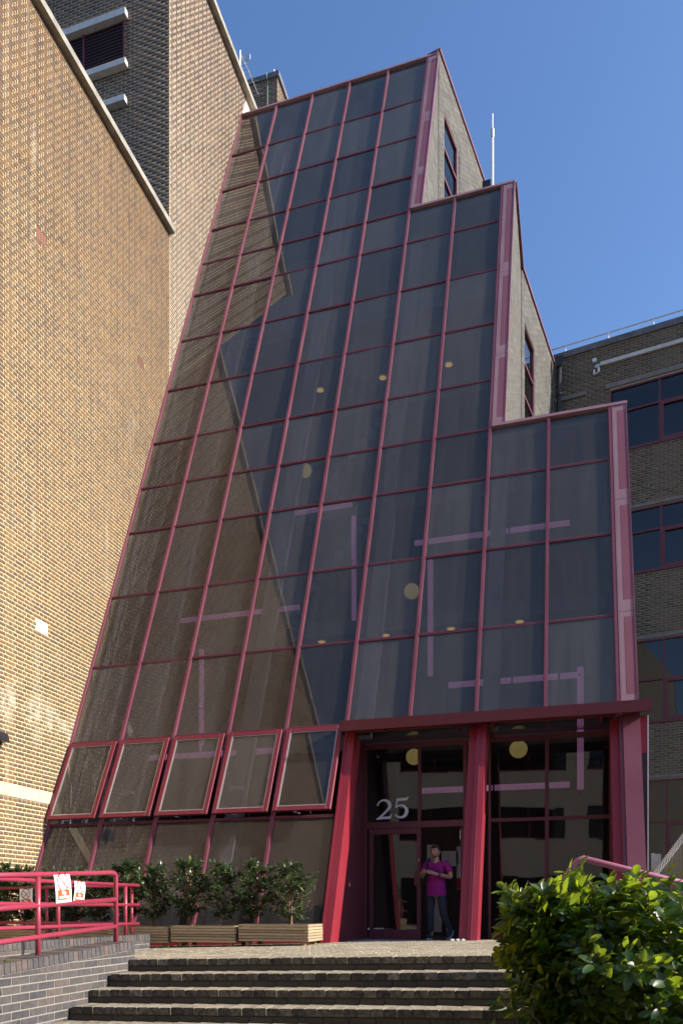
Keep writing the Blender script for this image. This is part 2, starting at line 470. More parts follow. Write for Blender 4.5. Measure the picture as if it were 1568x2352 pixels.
def brick_panel(parent, O, A, n, rects, mat, proud=0.005, single=0, name='brick', minw=0.0):
    """rects on the plane through O along A and up; n points out of the wall"""
    O, A, n = Vector(O), Vector(A).normalized(), Vector(n).normalized()
    rot = Matrix((A, -n, Vector((0, 0, 1)))).transposed().to_4x4()
    idx = set()
    if single:
        cand = []
        for i, (a, b, zl, zh) in enumerate(rects):
            if b-a < minw: continue
            c = O + A*((a+b)/2) + Vector((0, 0, (zl+zh)/2))
            x, y, d = proj(c)
            if 4 < x < 1564 and 4 < y < 2348: cand.append((d, i, c))
        cand.sort(key=lambda t: t[0])
        for d, i, c in cand[:single]:
            idx.add(i)
            a, b, zl, zh = rects[i]
            me = brick_tpl(b-a, zh-zl, proud, mat)
            inst(name, me, parent, Matrix.Translation(c) @ rot)
    rest = np.array([r for i, r in enumerate(rects) if i not in idx], dtype=np.float64)
    if len(rest) == 0: return
    m = len(rest); e = 0.003
    a, b, zl, zh = rest.T
    def P(s, z, d):
        return np.stack([O[0]+A[0]*s+n[0]*d, O[1]+A[1]*s+n[1]*d, O[2]+z+n[2]*d], 1)
    rng = np.random.default_rng(7)
    pr = proud*(0.75+0.5*rng.random(m))
    V = np.stack([P(a, zl, -.004+0*pr), P(b, zl, -.004+0*pr), P(b, zh, -.004+0*pr), P(a, zh, -.004+0*pr),
                  P(a+e, zl+e, pr), P(b-e, zl+e, pr), P(b-e, zh-e, pr), P(a+e, zh-e, pr)], 1).reshape(-1, 3)
    F = np.array([(4, 5, 6, 7), (0, 1, 5, 4), (1, 2, 6, 5), (2, 3, 7, 6), (3, 0, 4, 7)])
    F = (F[None] + (np.arange(m)*8)[:, None, None]).reshape(-1, 4)
    me = bpy.data.meshes.new('brickwork')
    me.vertices.add(len(V)); me.vertices.foreach_set('co', V.ravel())
    me.loops.add(F.size); me.loops.foreach_set('vertex_index', F.ravel())
    me.polygons.add(len(F)); me.polygons.foreach_set('loop_start', np.arange(0, F.size, 4)); me.polygons.foreach_set('loop_total', np.full(len(F), 4))
    me.materials.append(mat); me.update(calc_edges=True)
    o = bpy.data.objects.new('brickwork', me)
    o['kind'] = 'stuff'
    put(o, parent)

def minus(p, q, holes):
    """interval p..q without the holes"""
    iv = [(p, q)]
    for (a, b) in holes:
        nx = []
        for (x, y) in iv:
            if b <= x or a >= y: nx.append((x, y)); continue
            if a > x: nx.append((x, a))
            if b < y: nx.append((b, y))
        iv = nx
    return iv

# ------------------------------------------------------------------ the sloping glass front: a plane v = V0 + K z
K, V0 = 0.4106, 11.953
GN = Vector((0, -1, K)).normalized()
GS = math.sqrt(1+K*K)
def GP(u, z, off=0.0):
    return Vector((u, V0+K*z, z)) + GN*off
def gbox(b, u0, u1, z0, z1, o0, o1, mi=0):
    return b.hexa([GP(u0, z0, o1), GP(u1, z0, o1), GP(u1, z0, o0), GP(u0, z0, o0), GP(u0, z1, o1), GP(u1, z1, o1), GP(u1, z1, o0), GP(u0, z1, o0)], mi)
UL = -9.5285
BAY = 1.1502
MU = [UL + BAY*i for i in range(10)]
ROWS = [0.24, 2.14, 3.86, 5.595, 7.335, 9.075, 10.36, 11.74, 13.46, 15.2, 16.9, 18.15, 19.56, 21.26, 22.93, 24.87]
GZ = 0.028                      # the paving climbs gently to the right
def gz(u): return GZ*(u+3.5)

# ------------------------------------------------------------------ ground, terrace, steps (setting)
b = MB(); b.add([(-400, -400, -1.08), (400, -400, -1.08), (400, 400, -1.08), (-400, 400, -1.08)], [(0, 1, 2, 3)])
struct(b.build('ground', M['asphalt']))
SV = [7.90, 7.47, 7.12, 6.77, 6.42, 6.07, 5.72, 5.37]      # front edge of every step, the terrace first
RISE = 0.135
U_ST0, U_ST1 = -4.79, 0.75
NOSE = 0.225
E_STEP = len(SV)
tz = -0.05
def sheet_quad(b, u0, u1, v0, v1, dz):
    return b.hexa([(u0, v0, -1.3), (u1, v0, -1.3), (u1, v1, -1.3), (u0, v1, -1.3),
                   (u0, v0, gz(u0)+dz), (u1, v0, gz(u1)+dz), (u1, v1, gz(u1)+dz), (u0, v1, gz(u0)+dz)])
b = MB(); sheet_quad(b, U_ST0, -3.61, 7.90+NOSE+.004, 14.6, -0.012); sheet_quad(b, -3.609, 1.20, 7.90+NOSE+.004, 12.2, -0.012); sheet_quad(b, 1.201, 9.0, 7.90+NOSE+.004, 14.6, -0.012); sheet_quad(b, -6.55, U_ST0-.01, 8.06, 14.6, -0.012); sheet_quad(b, -9.6, -6.56, 3.0, 14.6, -0.012)
sheet_quad(b, U_ST1+.4, 9.0, 5.0, 7.90+NOSE, -0.012)
terrace = struct(b.build('terrace', M['joint']))
b = MB(); b.hexa([(-3.735, 12.2005, -.9), (1.2, 12.2005, -.9), (1.2, 16.0, -.9), (-3.735, 16.0, -.9), (-3.735, 12.2005, gz(-3.7)-.002), (1.2, 12.2005, gz(1.2)-.002), (1.2, 14.6, -.03), (-3.735, 14.6, -.045)]); struct(b.build('porch_floor', M['concrete']))
# block pavers laid in a running bond across the terrace
def paver_mesh(w, d):
    b = MB(); e = .004
    b.hexa([(-w/2, -d/2, -.01), (w/2, -d/2, -.01), (w/2, d/2, -.01), (-w/2, d/2, -.01), (-w/2+e, -d/2+e, .0), (w/2-e, -d/2+e, .0), (w/2-e, d/2-e, .0), (-w/2+e, d/2-e, .0)])
    return b.mesh('paver', M['paver'])
pm = paver_mesh(.236, .116)
tilt = Matrix.Rotation(-math.atan(GZ), 4, 'Y')
pav = []
rng = random.Random(3)
v = 7.90+NOSE+.062; row = 0
while v < 13.5:
    u = -9.4 + (row % 2)*.122
    while u < 4.0:
        ok = True
        if u < -4.9 and v < 8.2: ok = False
        if -6.6 < u < -6.1 and v < 10.9: ok = False
        if u < -3.75 and v > 11.85: ok = False
        if -3.75 < u < 1.32 and v > 12.14: ok = False
        if ok: pav.append((u, v))
        u += .2435
    v += .1235; row += 1
pav.sort(key=lambda p: proj((p[0], p[1], 0))[2] + (0 if in_view((p[0], p[1], gz(p[0]))) else 50))
bb = MB()
for i, (u, v) in enumerate(pav):
    dz = rng.uniform(-.0015, .0025)
    mw = Matrix.Translation((u, v, gz(u)+dz)) @ tilt @ Matrix.Rotation(rng.uniform(-.006, .006), 4, 'X')
    if i < 300: inst('paver', pm, terrace, mw)
    else:
        vs = [mw @ Vector(q.co) for q in pm.vertices]
        bb.hexa([vs[0], vs[1], vs[2], vs[3], vs[4], vs[5], vs[6], vs[7]])
pv = bb.build('paving', M['paver'], terrace); pv['kind'] = 'stuff'
# steps
steps = bpy.data.objects.new('entrance_steps', None); COL.objects.link(steps); struct(steps)
nose_w = 0.1235
nb = MB(); e = .003; w = nose_w-.006
hN = .072
nb.hexa([(-w/2, 0, -hN+e), (w/2, 0, -hN+e), (w/2, NOSE-.01, -hN), (-w/2, NOSE-.01, -hN), (-w/2+e, e, 0), (w/2-e, e, 0), (w/2-e, NOSE-.01-e, 0), (-w/2+e, NOSE-.01-e, 0)])
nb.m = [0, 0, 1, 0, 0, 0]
nose_me = nb.mesh('brick', [M['brick_step'], M['nosing_dark']])
b = MB()
for k, vf in enumerate(SV):
    dz = -RISE*k
    vb = SV[k-1] if k else SV[0]+NOSE
    def q(u0, u1, v0, v1, z0, z1):
        b.hexa([(u0, v0, gz(u0)+z0), (u1, v0, gz(u1)+z0), (u1, v1, gz(u1)+z0), (u0, v1, gz(u0)+z0), (u0, v0, gz(u0)+z1), (u1, v0, gz(u1)+z1), (u1, v1, gz(u1)+z1), (u0, v1, gz(u0)+z1)])
    q(U_ST0, U_ST1, vf+.014, vb+.03, dz-RISE-.02, dz-.014)
b.build('step_base', M['riser_dark'], steps)
cnt = 0
rngs = random.Random(11)
for k, vf in enumerate(SV):
    dz = -RISE*k
    u = U_ST0 + nose_w*0.5 + (k % 2)*.03
    while u < U_ST1-.03:
        z = gz(u)+dz
        mw = Matrix.Translation((u, vf+rngs.uniform(-.004, .003), z+rngs.uniform(-.002, .002))) @ tilt @ Matrix.Rotation(rngs.uniform(-.012, .012), 4, 'Z')
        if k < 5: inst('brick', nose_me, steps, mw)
        u += nose_w
    # second course of the riser, set back, and the tread pavers behind the nosing
    bb = MB(); u = U_ST0+.01
    while u < U_ST1-.05:
        z = gz(u)+dz
        bb.box(u, u+.232, vf+.008, vf+.05, z-RISE+.004, z-.079)
        u += .2435
    if k < 5: bb.build('riser_course', M['riser_dark'], steps)
    if k:
        bb = MB(); u = U_ST0+.01
        while u < U_ST1-.05:
            z = gz(u)+dz
            bb.box(u, u+.232, vf+NOSE, SV[k-1]+.006, z-.02, z-.002)
            u += .2435
        if k < 5: bb.build('tread_course', M['brick_step'], steps)

# ------------------------------------------------------------------ tall brick building on the left
H_C, L_B = 0.0787, 0.2475
left = thing('brick_building', 'tall sunlit brown brick building on the left with golden mortar and slanting coping lines', 'building', (UL, 12, 0))
COP_Z, TOW_Z, TOW_V = 17.50, 25.80, 17.62
b = MB(); b.box(UL-.5, UL-.006, -2.0, TOW_V+.3, -1.3, COP_Z)
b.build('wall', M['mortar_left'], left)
holes = [(12.458, 12.740, 13.20, 13.44), (16.062, 16.375, 13.27, 13.42), (12.46, 12.80, 5.77, 5.985), (-2, TOW_V+2, 2.555, 2.785)]
def cuts_left(zm):
    v1 = min(TOW_V+.0, V0+K*zm-0.01)
    return minus(-1.5, v1, [(h[0], h[1]) for h in holes if h[2] < zm < h[3]])
rects = lay(-1.5, TOW_V, -0.6, COP_Z, H_C, L_B, 'english', 0.0158, cuts_left, za=.034)
# the wall's own coordinate runs along +v; seen from the right
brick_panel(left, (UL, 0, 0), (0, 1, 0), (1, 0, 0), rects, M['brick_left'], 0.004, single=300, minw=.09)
# the taller tower: its sunlit flank is flush with the wall, its front stands in shade
b = MB(); b.box(-24, UL-.004, TOW_V, 25.0, 10.0, TOW_Z); b.build('tower', M['mortar_tower'], left)
b = MB(); b.box(UL-.5, UL-.004, TOW_V+.302, 24.0, -1.3, 9.99); b.build('wall', M['mortar_tower'], left)
def cuts_tow(zm):
    return [(TOW_V, min(24.9, V0+K*zm-0.01))]
rects = lay(TOW_V, 24.9, 12.5, TOW_Z, H_C, L_B, 'english', 0.024, cuts_tow, za=.02, soff=TOW_V)
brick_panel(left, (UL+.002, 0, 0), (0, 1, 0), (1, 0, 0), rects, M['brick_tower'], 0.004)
tf_holes = [(-16.5, -10.808, 22.19, 23.27), (-16.5, -10.70, 23.27, 23.46), (-16.5, -10.70, 22.02, 22.18), (-16.5, -10.72, 21.09, 21.25)]
def cuts_tf(zm):
    return minus(-20, UL+.002, [(h[0], h[1]) for h in tf_holes if h[2] < zm < h[3]])
rects = lay(-20, UL+.002, 17.3, TOW_Z, H_C, L_B, 'stretcher', 0.013, cuts_tf)
brick_panel(left, (0, TOW_V-.002, 0), (1, 0, 0), (0, -1, 0), rects, M['brick_dark'], 0.006)
b = MB(); b.box(-20, UL-.002, TOW_V-.004, TOW_V+.001, 17.3, TOW_Z-.001); b.build('shaded_wall', M['mortar_dark'], left)
# copings
def stone_run(b, p0, p1, step, fn):
    s = p0
    while s < p1-.01:
        fn(s+.003, min(s+step, p1)-.003); s += step
b = MB(); stone_run(b, -2, TOW_V+.02, .9, lambda a, c: b.hexa([(UL-.5, a, COP_Z), (UL+.15, a, COP_Z), (UL+.15, c, COP_Z), (UL-.5, c, COP_Z), (UL-.5, a, COP_Z+.19), (UL+.15, a, COP_Z+.14), (UL+.15, c, COP_Z+.14), (UL-.5, c, COP_Z+.19)]))
b.build('coping', M['coping'], left)
b = MB(); stone_run(b, TOW_V-.12, 25, .9, lambda a, c: b.hexa([(UL-.5, a, TOW_Z), (UL+.17, a, TOW_Z), (UL+.17, c, TOW_Z), (UL-.5, c, TOW_Z), (UL-.5, a, TOW_Z+.2), (UL+.17, a, TOW_Z+.15), (UL+.17, c, TOW_Z+.15), (UL-.5, c, TOW_Z+.2)]))
b.box(-20, UL-.51, TOW_V-.12, TOW_V+.3, TOW_Z, TOW_Z+.17)
b.build('coping', M['coping'], left)
b = MB(); b.box(-20, UL-.52, TOW_V+.35, 25, TOW_Z, TOW_Z+.05); b.build('roof', M['lead'], left)
# stone band
s = -1.4
while s < V0+K*2.6:
    e1 = min(s+.93, V0+K*2.6)
    b = MB(); b.box(UL-.1, UL+.012, s+.003, e1-.003, 2.556, 2.785); b.build('stone_band', M['stone'], left, bevel=.004)
    s += .93
# air bricks and the small dark hood
def air_brick(v0, v1, z0, z1, mat, lab):
    b = MB(); b.box(UL-.05, UL+.004, v0, v1, z0, z1)
    o = b.build('air_brick', mat, left); o['label'] = lab
    d = MB(); nx, nz = 6, 7
    for i in range(nx):
        for j in range(nz):
            a = v0+(v1-v0)*(i+.5)/nx; c = z0+(z1-z0)*(j+.5)/nz
            d.box(UL+.003, UL+.0065, a-.012, a+.012, c-.009, c+.009)
    d.build('vent_hole', M['void'], o)['kind'] = 'stuff'
air_brick(12.460, 12.738, 13.18, 13.41, M['terracotta'], 'terracotta air brick high on the wall')
air_brick(16.064, 16.373, 13.26, 13.41, M['terracotta'], 'terracotta air brick nearest the glass')
air_brick(12.463, 12.797, 5.783, 6.01, M['white_metal'], 'white air brick low on the wall')
b = MB(); b.box(UL-.01, UL+.16, 11.30, 11.53, 3.47, 3.50); b.prism([(UL, 11.30, 3.50), (UL+.16, 11.30, 3.50), (UL+.13, 11.30, 3.62), (UL, 11.30, 3.66)], (0, .23, 0))
hood = b.build('vent_hood', M['black'], left)
# louvre with sill and lintels on the shaded front
b = MB(); b.box(-16.5, -10.81, TOW_V-.008, TOW_V+.012, 22.19, 23.27); lou = b.build('louvre', M['void'], left)
z = 22.22; i = 0
while z < 23.25:
    b = MB(); b.hexa([(-16.5, TOW_V-.03, z), (-10.83, TOW_V-.03, z), (-10.83, TOW_V+.01, z+.05), (-16.5, TOW_V+.01, z+.05), (-16.5, TOW_V-.03, z+.012), (-10.83, TOW_V-.03, z+.012), (-10.83, TOW_V+.01, z+.062), (-16.5, TOW_V+.01, z+.062)])
    b.build('slat', M['maroon'], lou); z += .083
b = MB(); b.box(-12.02, -11.98, TOW_V-.045, TOW_V+.01, 22.19, 23.27); b.box(-10.835, -10.81, TOW_V-.045, TOW_V+.01, 22.19, 23.27); b.build('mullion', M['maroon'], lou)
for (z0, z1, u1) in ((23.275, 23.455, -10.70), (22.02, 22.18, -10.70), (21.09, 21.25, -10.72)):
    b = MB(); b.box(-16.5, u1, TOW_V-.17, TOW_V-.001, z0, z1-.02); b.hexa([(-16.5, TOW_V-.17, z1-.02), (u1, TOW_V-.17, z1-.02), (u1, TOW_V-.001, z1-.02), (-16.5, TOW_V-.001, z1-.02), (-16.5, TOW_V-.16, z1-.005), (u1-.01, TOW_V-.16, z1-.005), (u1-.01, TOW_V-.001, z1), (-16.5, TOW_V-.001, z1)])
    b.build('sill', M['sill_pale'], left)

# rooftop plant room behind the tower
pent = thing('rooftop_plant_room', 'small dark brick rooftop box with sunlit right flank peeping over the glass slope', 'plant room', (-10, 25, 25.3))
b = MB(); b.box(-14, -9.015, 23.91, 26.4, 25.2, 27.72); b.build('wall', M['mortar_dark'], pent)
rects = lay(-14, -9.007, 25.5, 27.72, H_C, L_B, 'stretcher', .013)
brick_panel(pent, (0, 23.91, 0), (1, 0, 0), (0, -1, 0), rects, M['brick_dark'], .006, single=110, minw=.09)
rects = lay(23.91, 26.4, 25.5, 27.72, H_C, L_B, 'english', .0145)
brick_panel(pent, (-9.015, 0, 0), (0, 1, 0), (1, 0, 0), rects, M['brick_tower'], .005)
b = MB(); b.box(-14.1, -8.94, 23.84, 26.5, 27.72, 27.88); b.build('coping', M['coping_dark'], pent)
b = MB(); b.tube([(-9.34, 23.86, 25.4), (-9.34, 23.86, 27.7), (-9.36, 23.82, 27.76), (-9.36, 23.82, 27.9)], .012, 6); b.build('conductor_tape', simple('green copper', (.22, .36, .33), .7), pent)
b = MB(); b.tube([(-9.13, 23.9, 27.88), (-9.13, 23.9, 28.0)], .02, 6); b.build('spike', M['white_metal'], pent)

# ------------------------------------------------------------------ office building on the right
TH = math.radians(9.4)
RA = Vector((math.cos(TH), -math.sin(TH), 0)); RN = Vector((-math.sin(TH), -math.cos(TH), 0))
RP0 = Vector((-.34, 26.4, 0))
def RQ(s, z, out=0.0): return RP0 + RA*s + RN*out + Vector((0, 0, z))
def rbox(b, s0, s1, z0, z1, o0, o1, mi=0):
    return b.hexa([RQ(s0, z0, o1), RQ(s1, z0, o1), RQ(s1, z0, o0), RQ(s0, z0, o0), RQ(s0, z1, o1), RQ(s1, z1, o1), RQ(s1, z1, o0), RQ(s0, z1, o0)], mi)
off = thing('brick_office', 'shaded brown brick office block on the right with long maroon framed window bands', 'building', RQ(4, 0))
REND = 16.0
strips = [(14.97, 16.93), (11.05, 13.0), (6.36, 8.88), (0.35, 4.53)]
b = MB()
zz = -1.3
for (a, c) in sorted(strips):
    rbox(b, -6, REND, zz, a, -.4, -.006); rbox(b, -6, 1.70 if a > 14 else 1.2, a, c, -.4, -.006); zz = c
rbox(b, -6, REND, zz, 18.36, -.4, -.006)
rbox(b, -6, REND, -1.3, 18.3, -9, -2.2)
b.build('wall', M['mortar_grey'], off)
def cuts_r(zm):
    h = [(1.70 if a > 14 else 1.2, REND+1) for (a, c) in strips if a-.07 < zm < c+.10]
    if 17.0 < zm < 17.10: h.append((.0, .98))
    return minus(-.3, REND, h)
rects = lay(-.3, REND, 0, 18.36, H_C, L_B, 'stretcher', .013, cuts_r)
brick_panel(off, RQ(0, 0), RA, RN, rects, M['brick_grey'], .005, single=300, minw=.1)
b = MB(); rbox(b, -6, REND, 18.36, 18.55, -.4, .07); b.build('coping', M['coping_dark'], off)
b = MB(); rbox(b, 1.58, REND, 16.985, 17.115, -.1, .05); b.build('lintel', M['lintel'], off)
b = MB(); rbox(b, .0, .975, 16.995, 17.10, -.1, .05); b.build('lintel', M['lintel'], off)
for z0 in (13.03, 8.91, 4.57):
    b = MB(); rbox(b, .4, REND, z0, z0+.10, -.1, .05); b.build('lintel', M['lintel'], off)
# window bands
def office_window(z0, z1, s0, mulls, ztr, first):
    f = MB()
    rbox(f, s0, REND, z0-.08, z0, -.12, .045); rbox(f, s0, REND, z1-.05, z1, -.10, .0)
    rbox(f, s0, s0+.05, z0, z1-.05, -.10, .0)
    win = f.build('window_band', M['maroon'], off)
    xs = [s0+.05] + mulls + [REND]
    for m_ in mulls:
        q = MB(); rbox(q, m_-.03, m_+.03, z0, z1-.05, -.10, .008); q.build('mullion', M['maroon'], win)
    q = MB(); rbox(q, s0+.05, REND, ztr-.025, ztr+.025, -.10, .002); q.build('transom', M['maroon'], win)
    for i in range(len(xs)-1):
        a, c = xs[i]+.03, xs[i+1]-.03
        for (p, r) in ((z0, ztr-.025), (ztr+.025, z1-.05)):
            q = MB(); t = random.uniform(-.004, .004)
            q.hexa([RQ(a, p, -.05), RQ(c, p, -.05+t), RQ(c, p, -.06+t), RQ(a, p, -.06), RQ(a, r, -.05), RQ(c, r, -.05+t), RQ(c, r, -.06+t), RQ(a, r, -.06)])
            q.build('pane', M['glass_win'], win)
        if (i % 2) == first:
            a -= .0; p, r = z0+.01, ztr-.03
            q = MB()
            for (s_0, s_1, z_0, z_1) in ((a, c, p, p+.08), (a, c, r-.08, r), (a, a+.08, p+.08, r-.08), (c-.08, c, p+.08, r-.08)):
                rbox(q, s_0, s_1, z_0, z_1, -.04, .025)
            q.build('sash', M['maroon'], win)
office_window(14.97, 16.93, 1.70, [3.16+1.55*i for i in range(8)], 16.17, 1)
office_window(11.05, 13.0, 1.2, [1.68+1.52*i for i in range(9)], 12.27, 0)
office_window(6.36, 8.88, 1.2, [1.78+1.50*i for i in range(9)], 7.63, 0)
office_window(0.35, 4.53, 1.2, [1.85+1.50*i for i in range(9)], 3.22, 0)
b = MB(); rbox(b, -6, REND, 18.2, 18.34, -2.3, -.402); b.build('roof', M['lead'], off)
for z0 in (14.9, 10.9, 6.2):
    b = MB(); rbox(b, .2, REND, z0-.3, z0, -8, -.42); b.build('floor_slab', M['slab'], off)
# cable tray with its little boxes
tray = thing('cable_tray', 'pale metal cable tray running under the right hand roof edge', 'cable tray', RQ(3, 17.8))
b = MB(); rbox(b, 1.42, REND, 17.755, 17.86, .01, .09); b.build('channel', M['sill_pale'], tray)
b = MB(); rbox(b, 1.19, 1.31, 17.93, 18.03, .0, .10); b.build('junction_box', M['white_metal'], tray)
b = MB(); rbox(b, 1.27, 1.40, 17.74, 17.84, .0, .06); b.build('bracket', M['steel'], tray)
b = MB(); rbox(b, 1.21, 1.26, 17.55, 17.70, .0, .06); rbox(b, 1.26, 1.36, 17.55, 17.57, .0, .09); rbox(b, 1.35, 1.41, 17.57, 17.70, .03, .10); b.build('flood_lamp', M['white_metal'], tray)
# roof railing
rr = thing('roof_railing', 'thin white tubular railing along the roof edge of the right brick block', 'railing', RQ(3, 18.55))
b = MB(); b.tube([RQ(-1.5, 18.84, -.1), RQ(REND, 18.84, -.1)], .02, 6); b.build('rail', M['steel'], rr)
pbm = MB(); pbm.tube([(0, 0, 0), (0, 0, .28)], .024, 6); pbm = pbm.mesh('post', M['white_metal'])
for i in range(12): inst('post', pbm, rr, Matrix.Translation(RQ(-1.0+1.325*i, 18.55, -.1)))
VD = 14.7            # plane of the recessed entrance screen
DKF = VD/13.3
# ------------------------------------------------------------------ the stepped, sloping glass building
tower = thing('glass_building', 'dark sloping glass stair building stepped in three tiers with red mullions', 'building', (-4, 14, 0))
STG = [(0, 5, 15), (5, 7, 11), (7, 9, 6)]          # bays from, to and the index of the top row
rgl = random.Random(5)
def pane(u0, u1, z0, z1, parent, mat=None):
    a, c = rgl.uniform(-.009, .009), rgl.uniform(-.008, .008)
    b = MB()
    p = [(u0, z0, 0), (u1, z0, a), (u1, z1, a+c), (u0, z1, c)]
    fr = [GP(u, z, -.004+t) for (u, z, t) in p]; bk = [GP(u, z, -.014+t) for (u, z, t) in p]
    b.hexa([fr[0], fr[1], bk[1], bk[0], fr[3], fr[2], bk[2], bk[3]])
    return b.build('pane', mat or M['glass'], parent)
for (b0, b1, top) in STG:
    for bay in range(b0, b1):
        for r in range(len(ROWS)-1):
            if r >= top: continue
            if bay >= 5 and r < 2: continue
            z1 = ROWS[r+1]
            if r == 1 and bay < 5: continue
            zt = z1 - (.0 if r+1 < top else -.0)
            pane(MU[bay]+.03, MU[bay+1]-.03, ROWS[r]+.015, zt-.015, tower)
# mullions
tops = [15]*6 + [11]*2 + [6]*2
for i in range(10):
    z0 = -.15 if i < 5 else 3.84
    z1 = ROWS[tops[i]] - .004
    b = MB()
    gbox(b, MU[i]-.033, MU[i]+.033, z0, z1, -.02, .040)
    gbox(b, MU[i]-.021, MU[i]+.021, z0, z1, .0402, .050)
    o = b.build('mullion', M['red_faded'], tower)
# transoms
for (b0, b1, top) in STG:
    for r in range(1, top):
        if b0 >= 5 and r < 3: continue
        u1 = MU[b1]
        b = MB(); gbox(b, MU[b0]+.034, u1-.034, ROWS[r]-.022, ROWS[r]+.022, -.03, .014)
        gbox(b, MU[b0]+.034, u1-.034, ROWS[r]+.004, ROWS[r]+.020, .0142, .020)
        b.build('transom', M['bar'], tower)
b = MB(); gbox(b, MU[0]+.034, MU[5]-.2, -.13, .24, -.03, .02); b.build('bottom_rail', M['red'], tower)
b = MB(); gbox(b, MU[5]-.2, MU[5]-.03, .05, .24, -.03, .02); b.build('bottom_rail', M['red'], tower)
# clad strips at the right end of each tier, panel by panel
def strip(u0, u1, z0, z1, joints):
    zs = [z0]+joints+[z1]
    for a, c in zip(zs[:-1], zs[1:]):
        b = MB(); gbox(b, u0, u1, a+.004, c-.004, -.05, .045)
        o = b.build('cladding_panel', M['clad'], tower)
        # the flat middle keeps its darker paint
        b = MB(); gbox(b, u0+(u1-u0)*.33, u1-.012, a+(c-a)*.10, c-(c-a)*.06, .0452, .047); b.build('panel_face', M['clad_dark'], o)
    b = MB(); gbox(b, u1+.001, u1+.022, z0, z1, -.06, .055); b.build('edge_trim', M['red_faded'], tower)
    b = MB(); gbox(b, u0-.018, u0-.004, z0, z1, -.02, .052); b.build('edge_trim', M['clad'], tower)
strip(MU[5]+.055, -3.475, 18.16, 24.86, [19.55, 21.9])
strip(MU[7]+.055, -1.20, 10.40, 18.14, [12.4, 15.0])
strip(MU[9]+.055, 1.115, 3.86, 10.35, [5.62, 8.05])
# caps along the three tops
def cap(u0, u1, z, joints=()):
    us = [u0]+list(joints)+[u1]
    for a, c in zip(us[:-1], us[1:]):
        b = MB(); gbox(b, a+.002, c-.002, z-.02, z+.05, -.12, .062); b.build('capping', M['clad'], tower)
cap(UL-.03, -3.44, 24.88, [-7.0, -4.0])
cap(MU[5]+.033, -1.165, 18.16, [-2.1])
cap(MU[7]+.033, 1.15, 10.375, [-.05, .79])

# flank walls: a first stretch square to the glass, then turned to the office grid
T2 = math.radians(10.5)
SD = Vector((math.sin(T2), math.cos(T2), 0)); SN = Vector((math.cos(T2), -math.sin(T2), 0))
def flank(K0, u, zb, zt, length, wins, groove):
    K0 = Vector(K0)
    w0 = wins
    b = MB()
    fv = lambda z: V0+K*z+.08
    b.prism([(u-.30, fv(zb), zb), (u-.30, K0.y-(.0 if not groove else .13), zb), (u-.30, K0.y-(.0 if not groove else .13), min(zt, (K0.y-.13-V0-.08)/K) if groove else zt), (u-.30, min(fv(zt), K0.y-.14), min(zt, (K0.y-.14-V0-.08)/K) if groove else zt)], (.294, 0, 0))
    b.build('flank_wall', M['mortar_flank'], tower)
    vend = K0.y-(.10 if groove else 0)
    rects = lay(12, vend, zb, zt, H_C, L_B, 'stretcher', .011, lambda zm: [(min(fv(zm)-.05, vend-.05), vend)])
    brick_panel(tower, (u-.006, 0, 0), (0, 1, 0), (1, 0, 0), rects, M['brick_flank'], .004)
    def sp(s, z, o): return K0 + SD*s + SN*o + Vector((0, 0, z))
    def sb(b, s0, s1, z0, z1, o0, o1):
        b.hexa([sp(s0, z0, o0), sp(s0, z0, o1), sp(s1, z0, o1), sp(s1, z0, o0), sp(s0, z1, o0), sp(s0, z1, o1), sp(s1, z1, o1), sp(s1, z1, o0)])
    s0, s1, z0, z1, bars = wins
    b = MB()
    sb(b, 0, length, zb, z0, -.3, -.006); sb(b, 0, length, z1, zt, -.3, -.006); sb(b, 0, s0, z0, z1, -.3, -.006); sb(b, s1, length, z0, z1, -.3, -.006)
    b.build('flank_wall', M['mortar_flank'], tower)
    rects = lay(0, length, zb, zt, H_C, L_B, 'stretcher', .011, lambda zm: minus(0, length, [(s0, s1)] if z0 < zm < z1 else []))
    brick_panel(tower, K0, SD, SN, rects, M['brick_flank'], .004)
    f = MB()
    for (a, c, p, q) in ((s0, s0+.06, z0, z1), (s1-.06, s1, z0, z1), (s0+.06, s1-.06, z1-.06, z1), (s0+.06, s1-.06, z0, z0+.06)): sb(f, a, c, p, q, -.10, -.02)
    win = f.build('flank_window', M['red_faded'], tower)
    zs = [z0]+bars+[z1]
    for zz in bars:
        q = MB(); sb(q, s0+.06, s1-.06, zz-.025, zz+.025, -.10, -.03); q.build('glazing_bar', M['red_faded'], win)
    for a, c in zip(zs[:-1], zs[1:]):
        q = MB(); sb(q, s0+.05, s1-.05, a+.02, c-.02, -.085, -.075); q.build('pane', M['glass_win'], win)
    c_ = MB(); sb(c_, -.02, length+.02, zt, zt+.075, -.34, .05); c_.build('capping', M['red_faded'], tower)
    c_ = MB()
    if not groove: c_.hexa([(u-.34, min(fv(zt), K0.y-.2), zt), (u+.05, min(fv(zt), K0.y-.2), zt), K0+SN*.05+Vector((0, 0, zt)), K0-SN*.34+Vector((0, 0, zt)),
                        (u-.34, min(fv(zt), K0.y-.2), zt+.075), (u+.05, min(fv(zt), K0.y-.2), zt+.075), K0+SN*.05+Vector((0, 0, zt+.075)), K0-SN*.34+Vector((0, 0, zt+.075))])
    if not groove: c_.build('capping', M['red_faded'], tower)
    if groove:
        b = MB(); b.box(u-.25, u-.15, K0.y-.12, K0.y+.02, zb, zt-.6); b.build('movement_joint', M['void'], tower)
    return sp
flank((-3.45, 22.14, 0), -3.46, 18.2, 24.96, 4.95, (.45, 1.72, 18.35, 23.68, [21.86, 22.73, 20.1]), True)
flank((-1.15, 22.1, 0), -1.18, 10.45, 18.2, 4.35, (.30, 1.55, 11.2, 16.95, [13.2, 14.98, 15.92]), False)
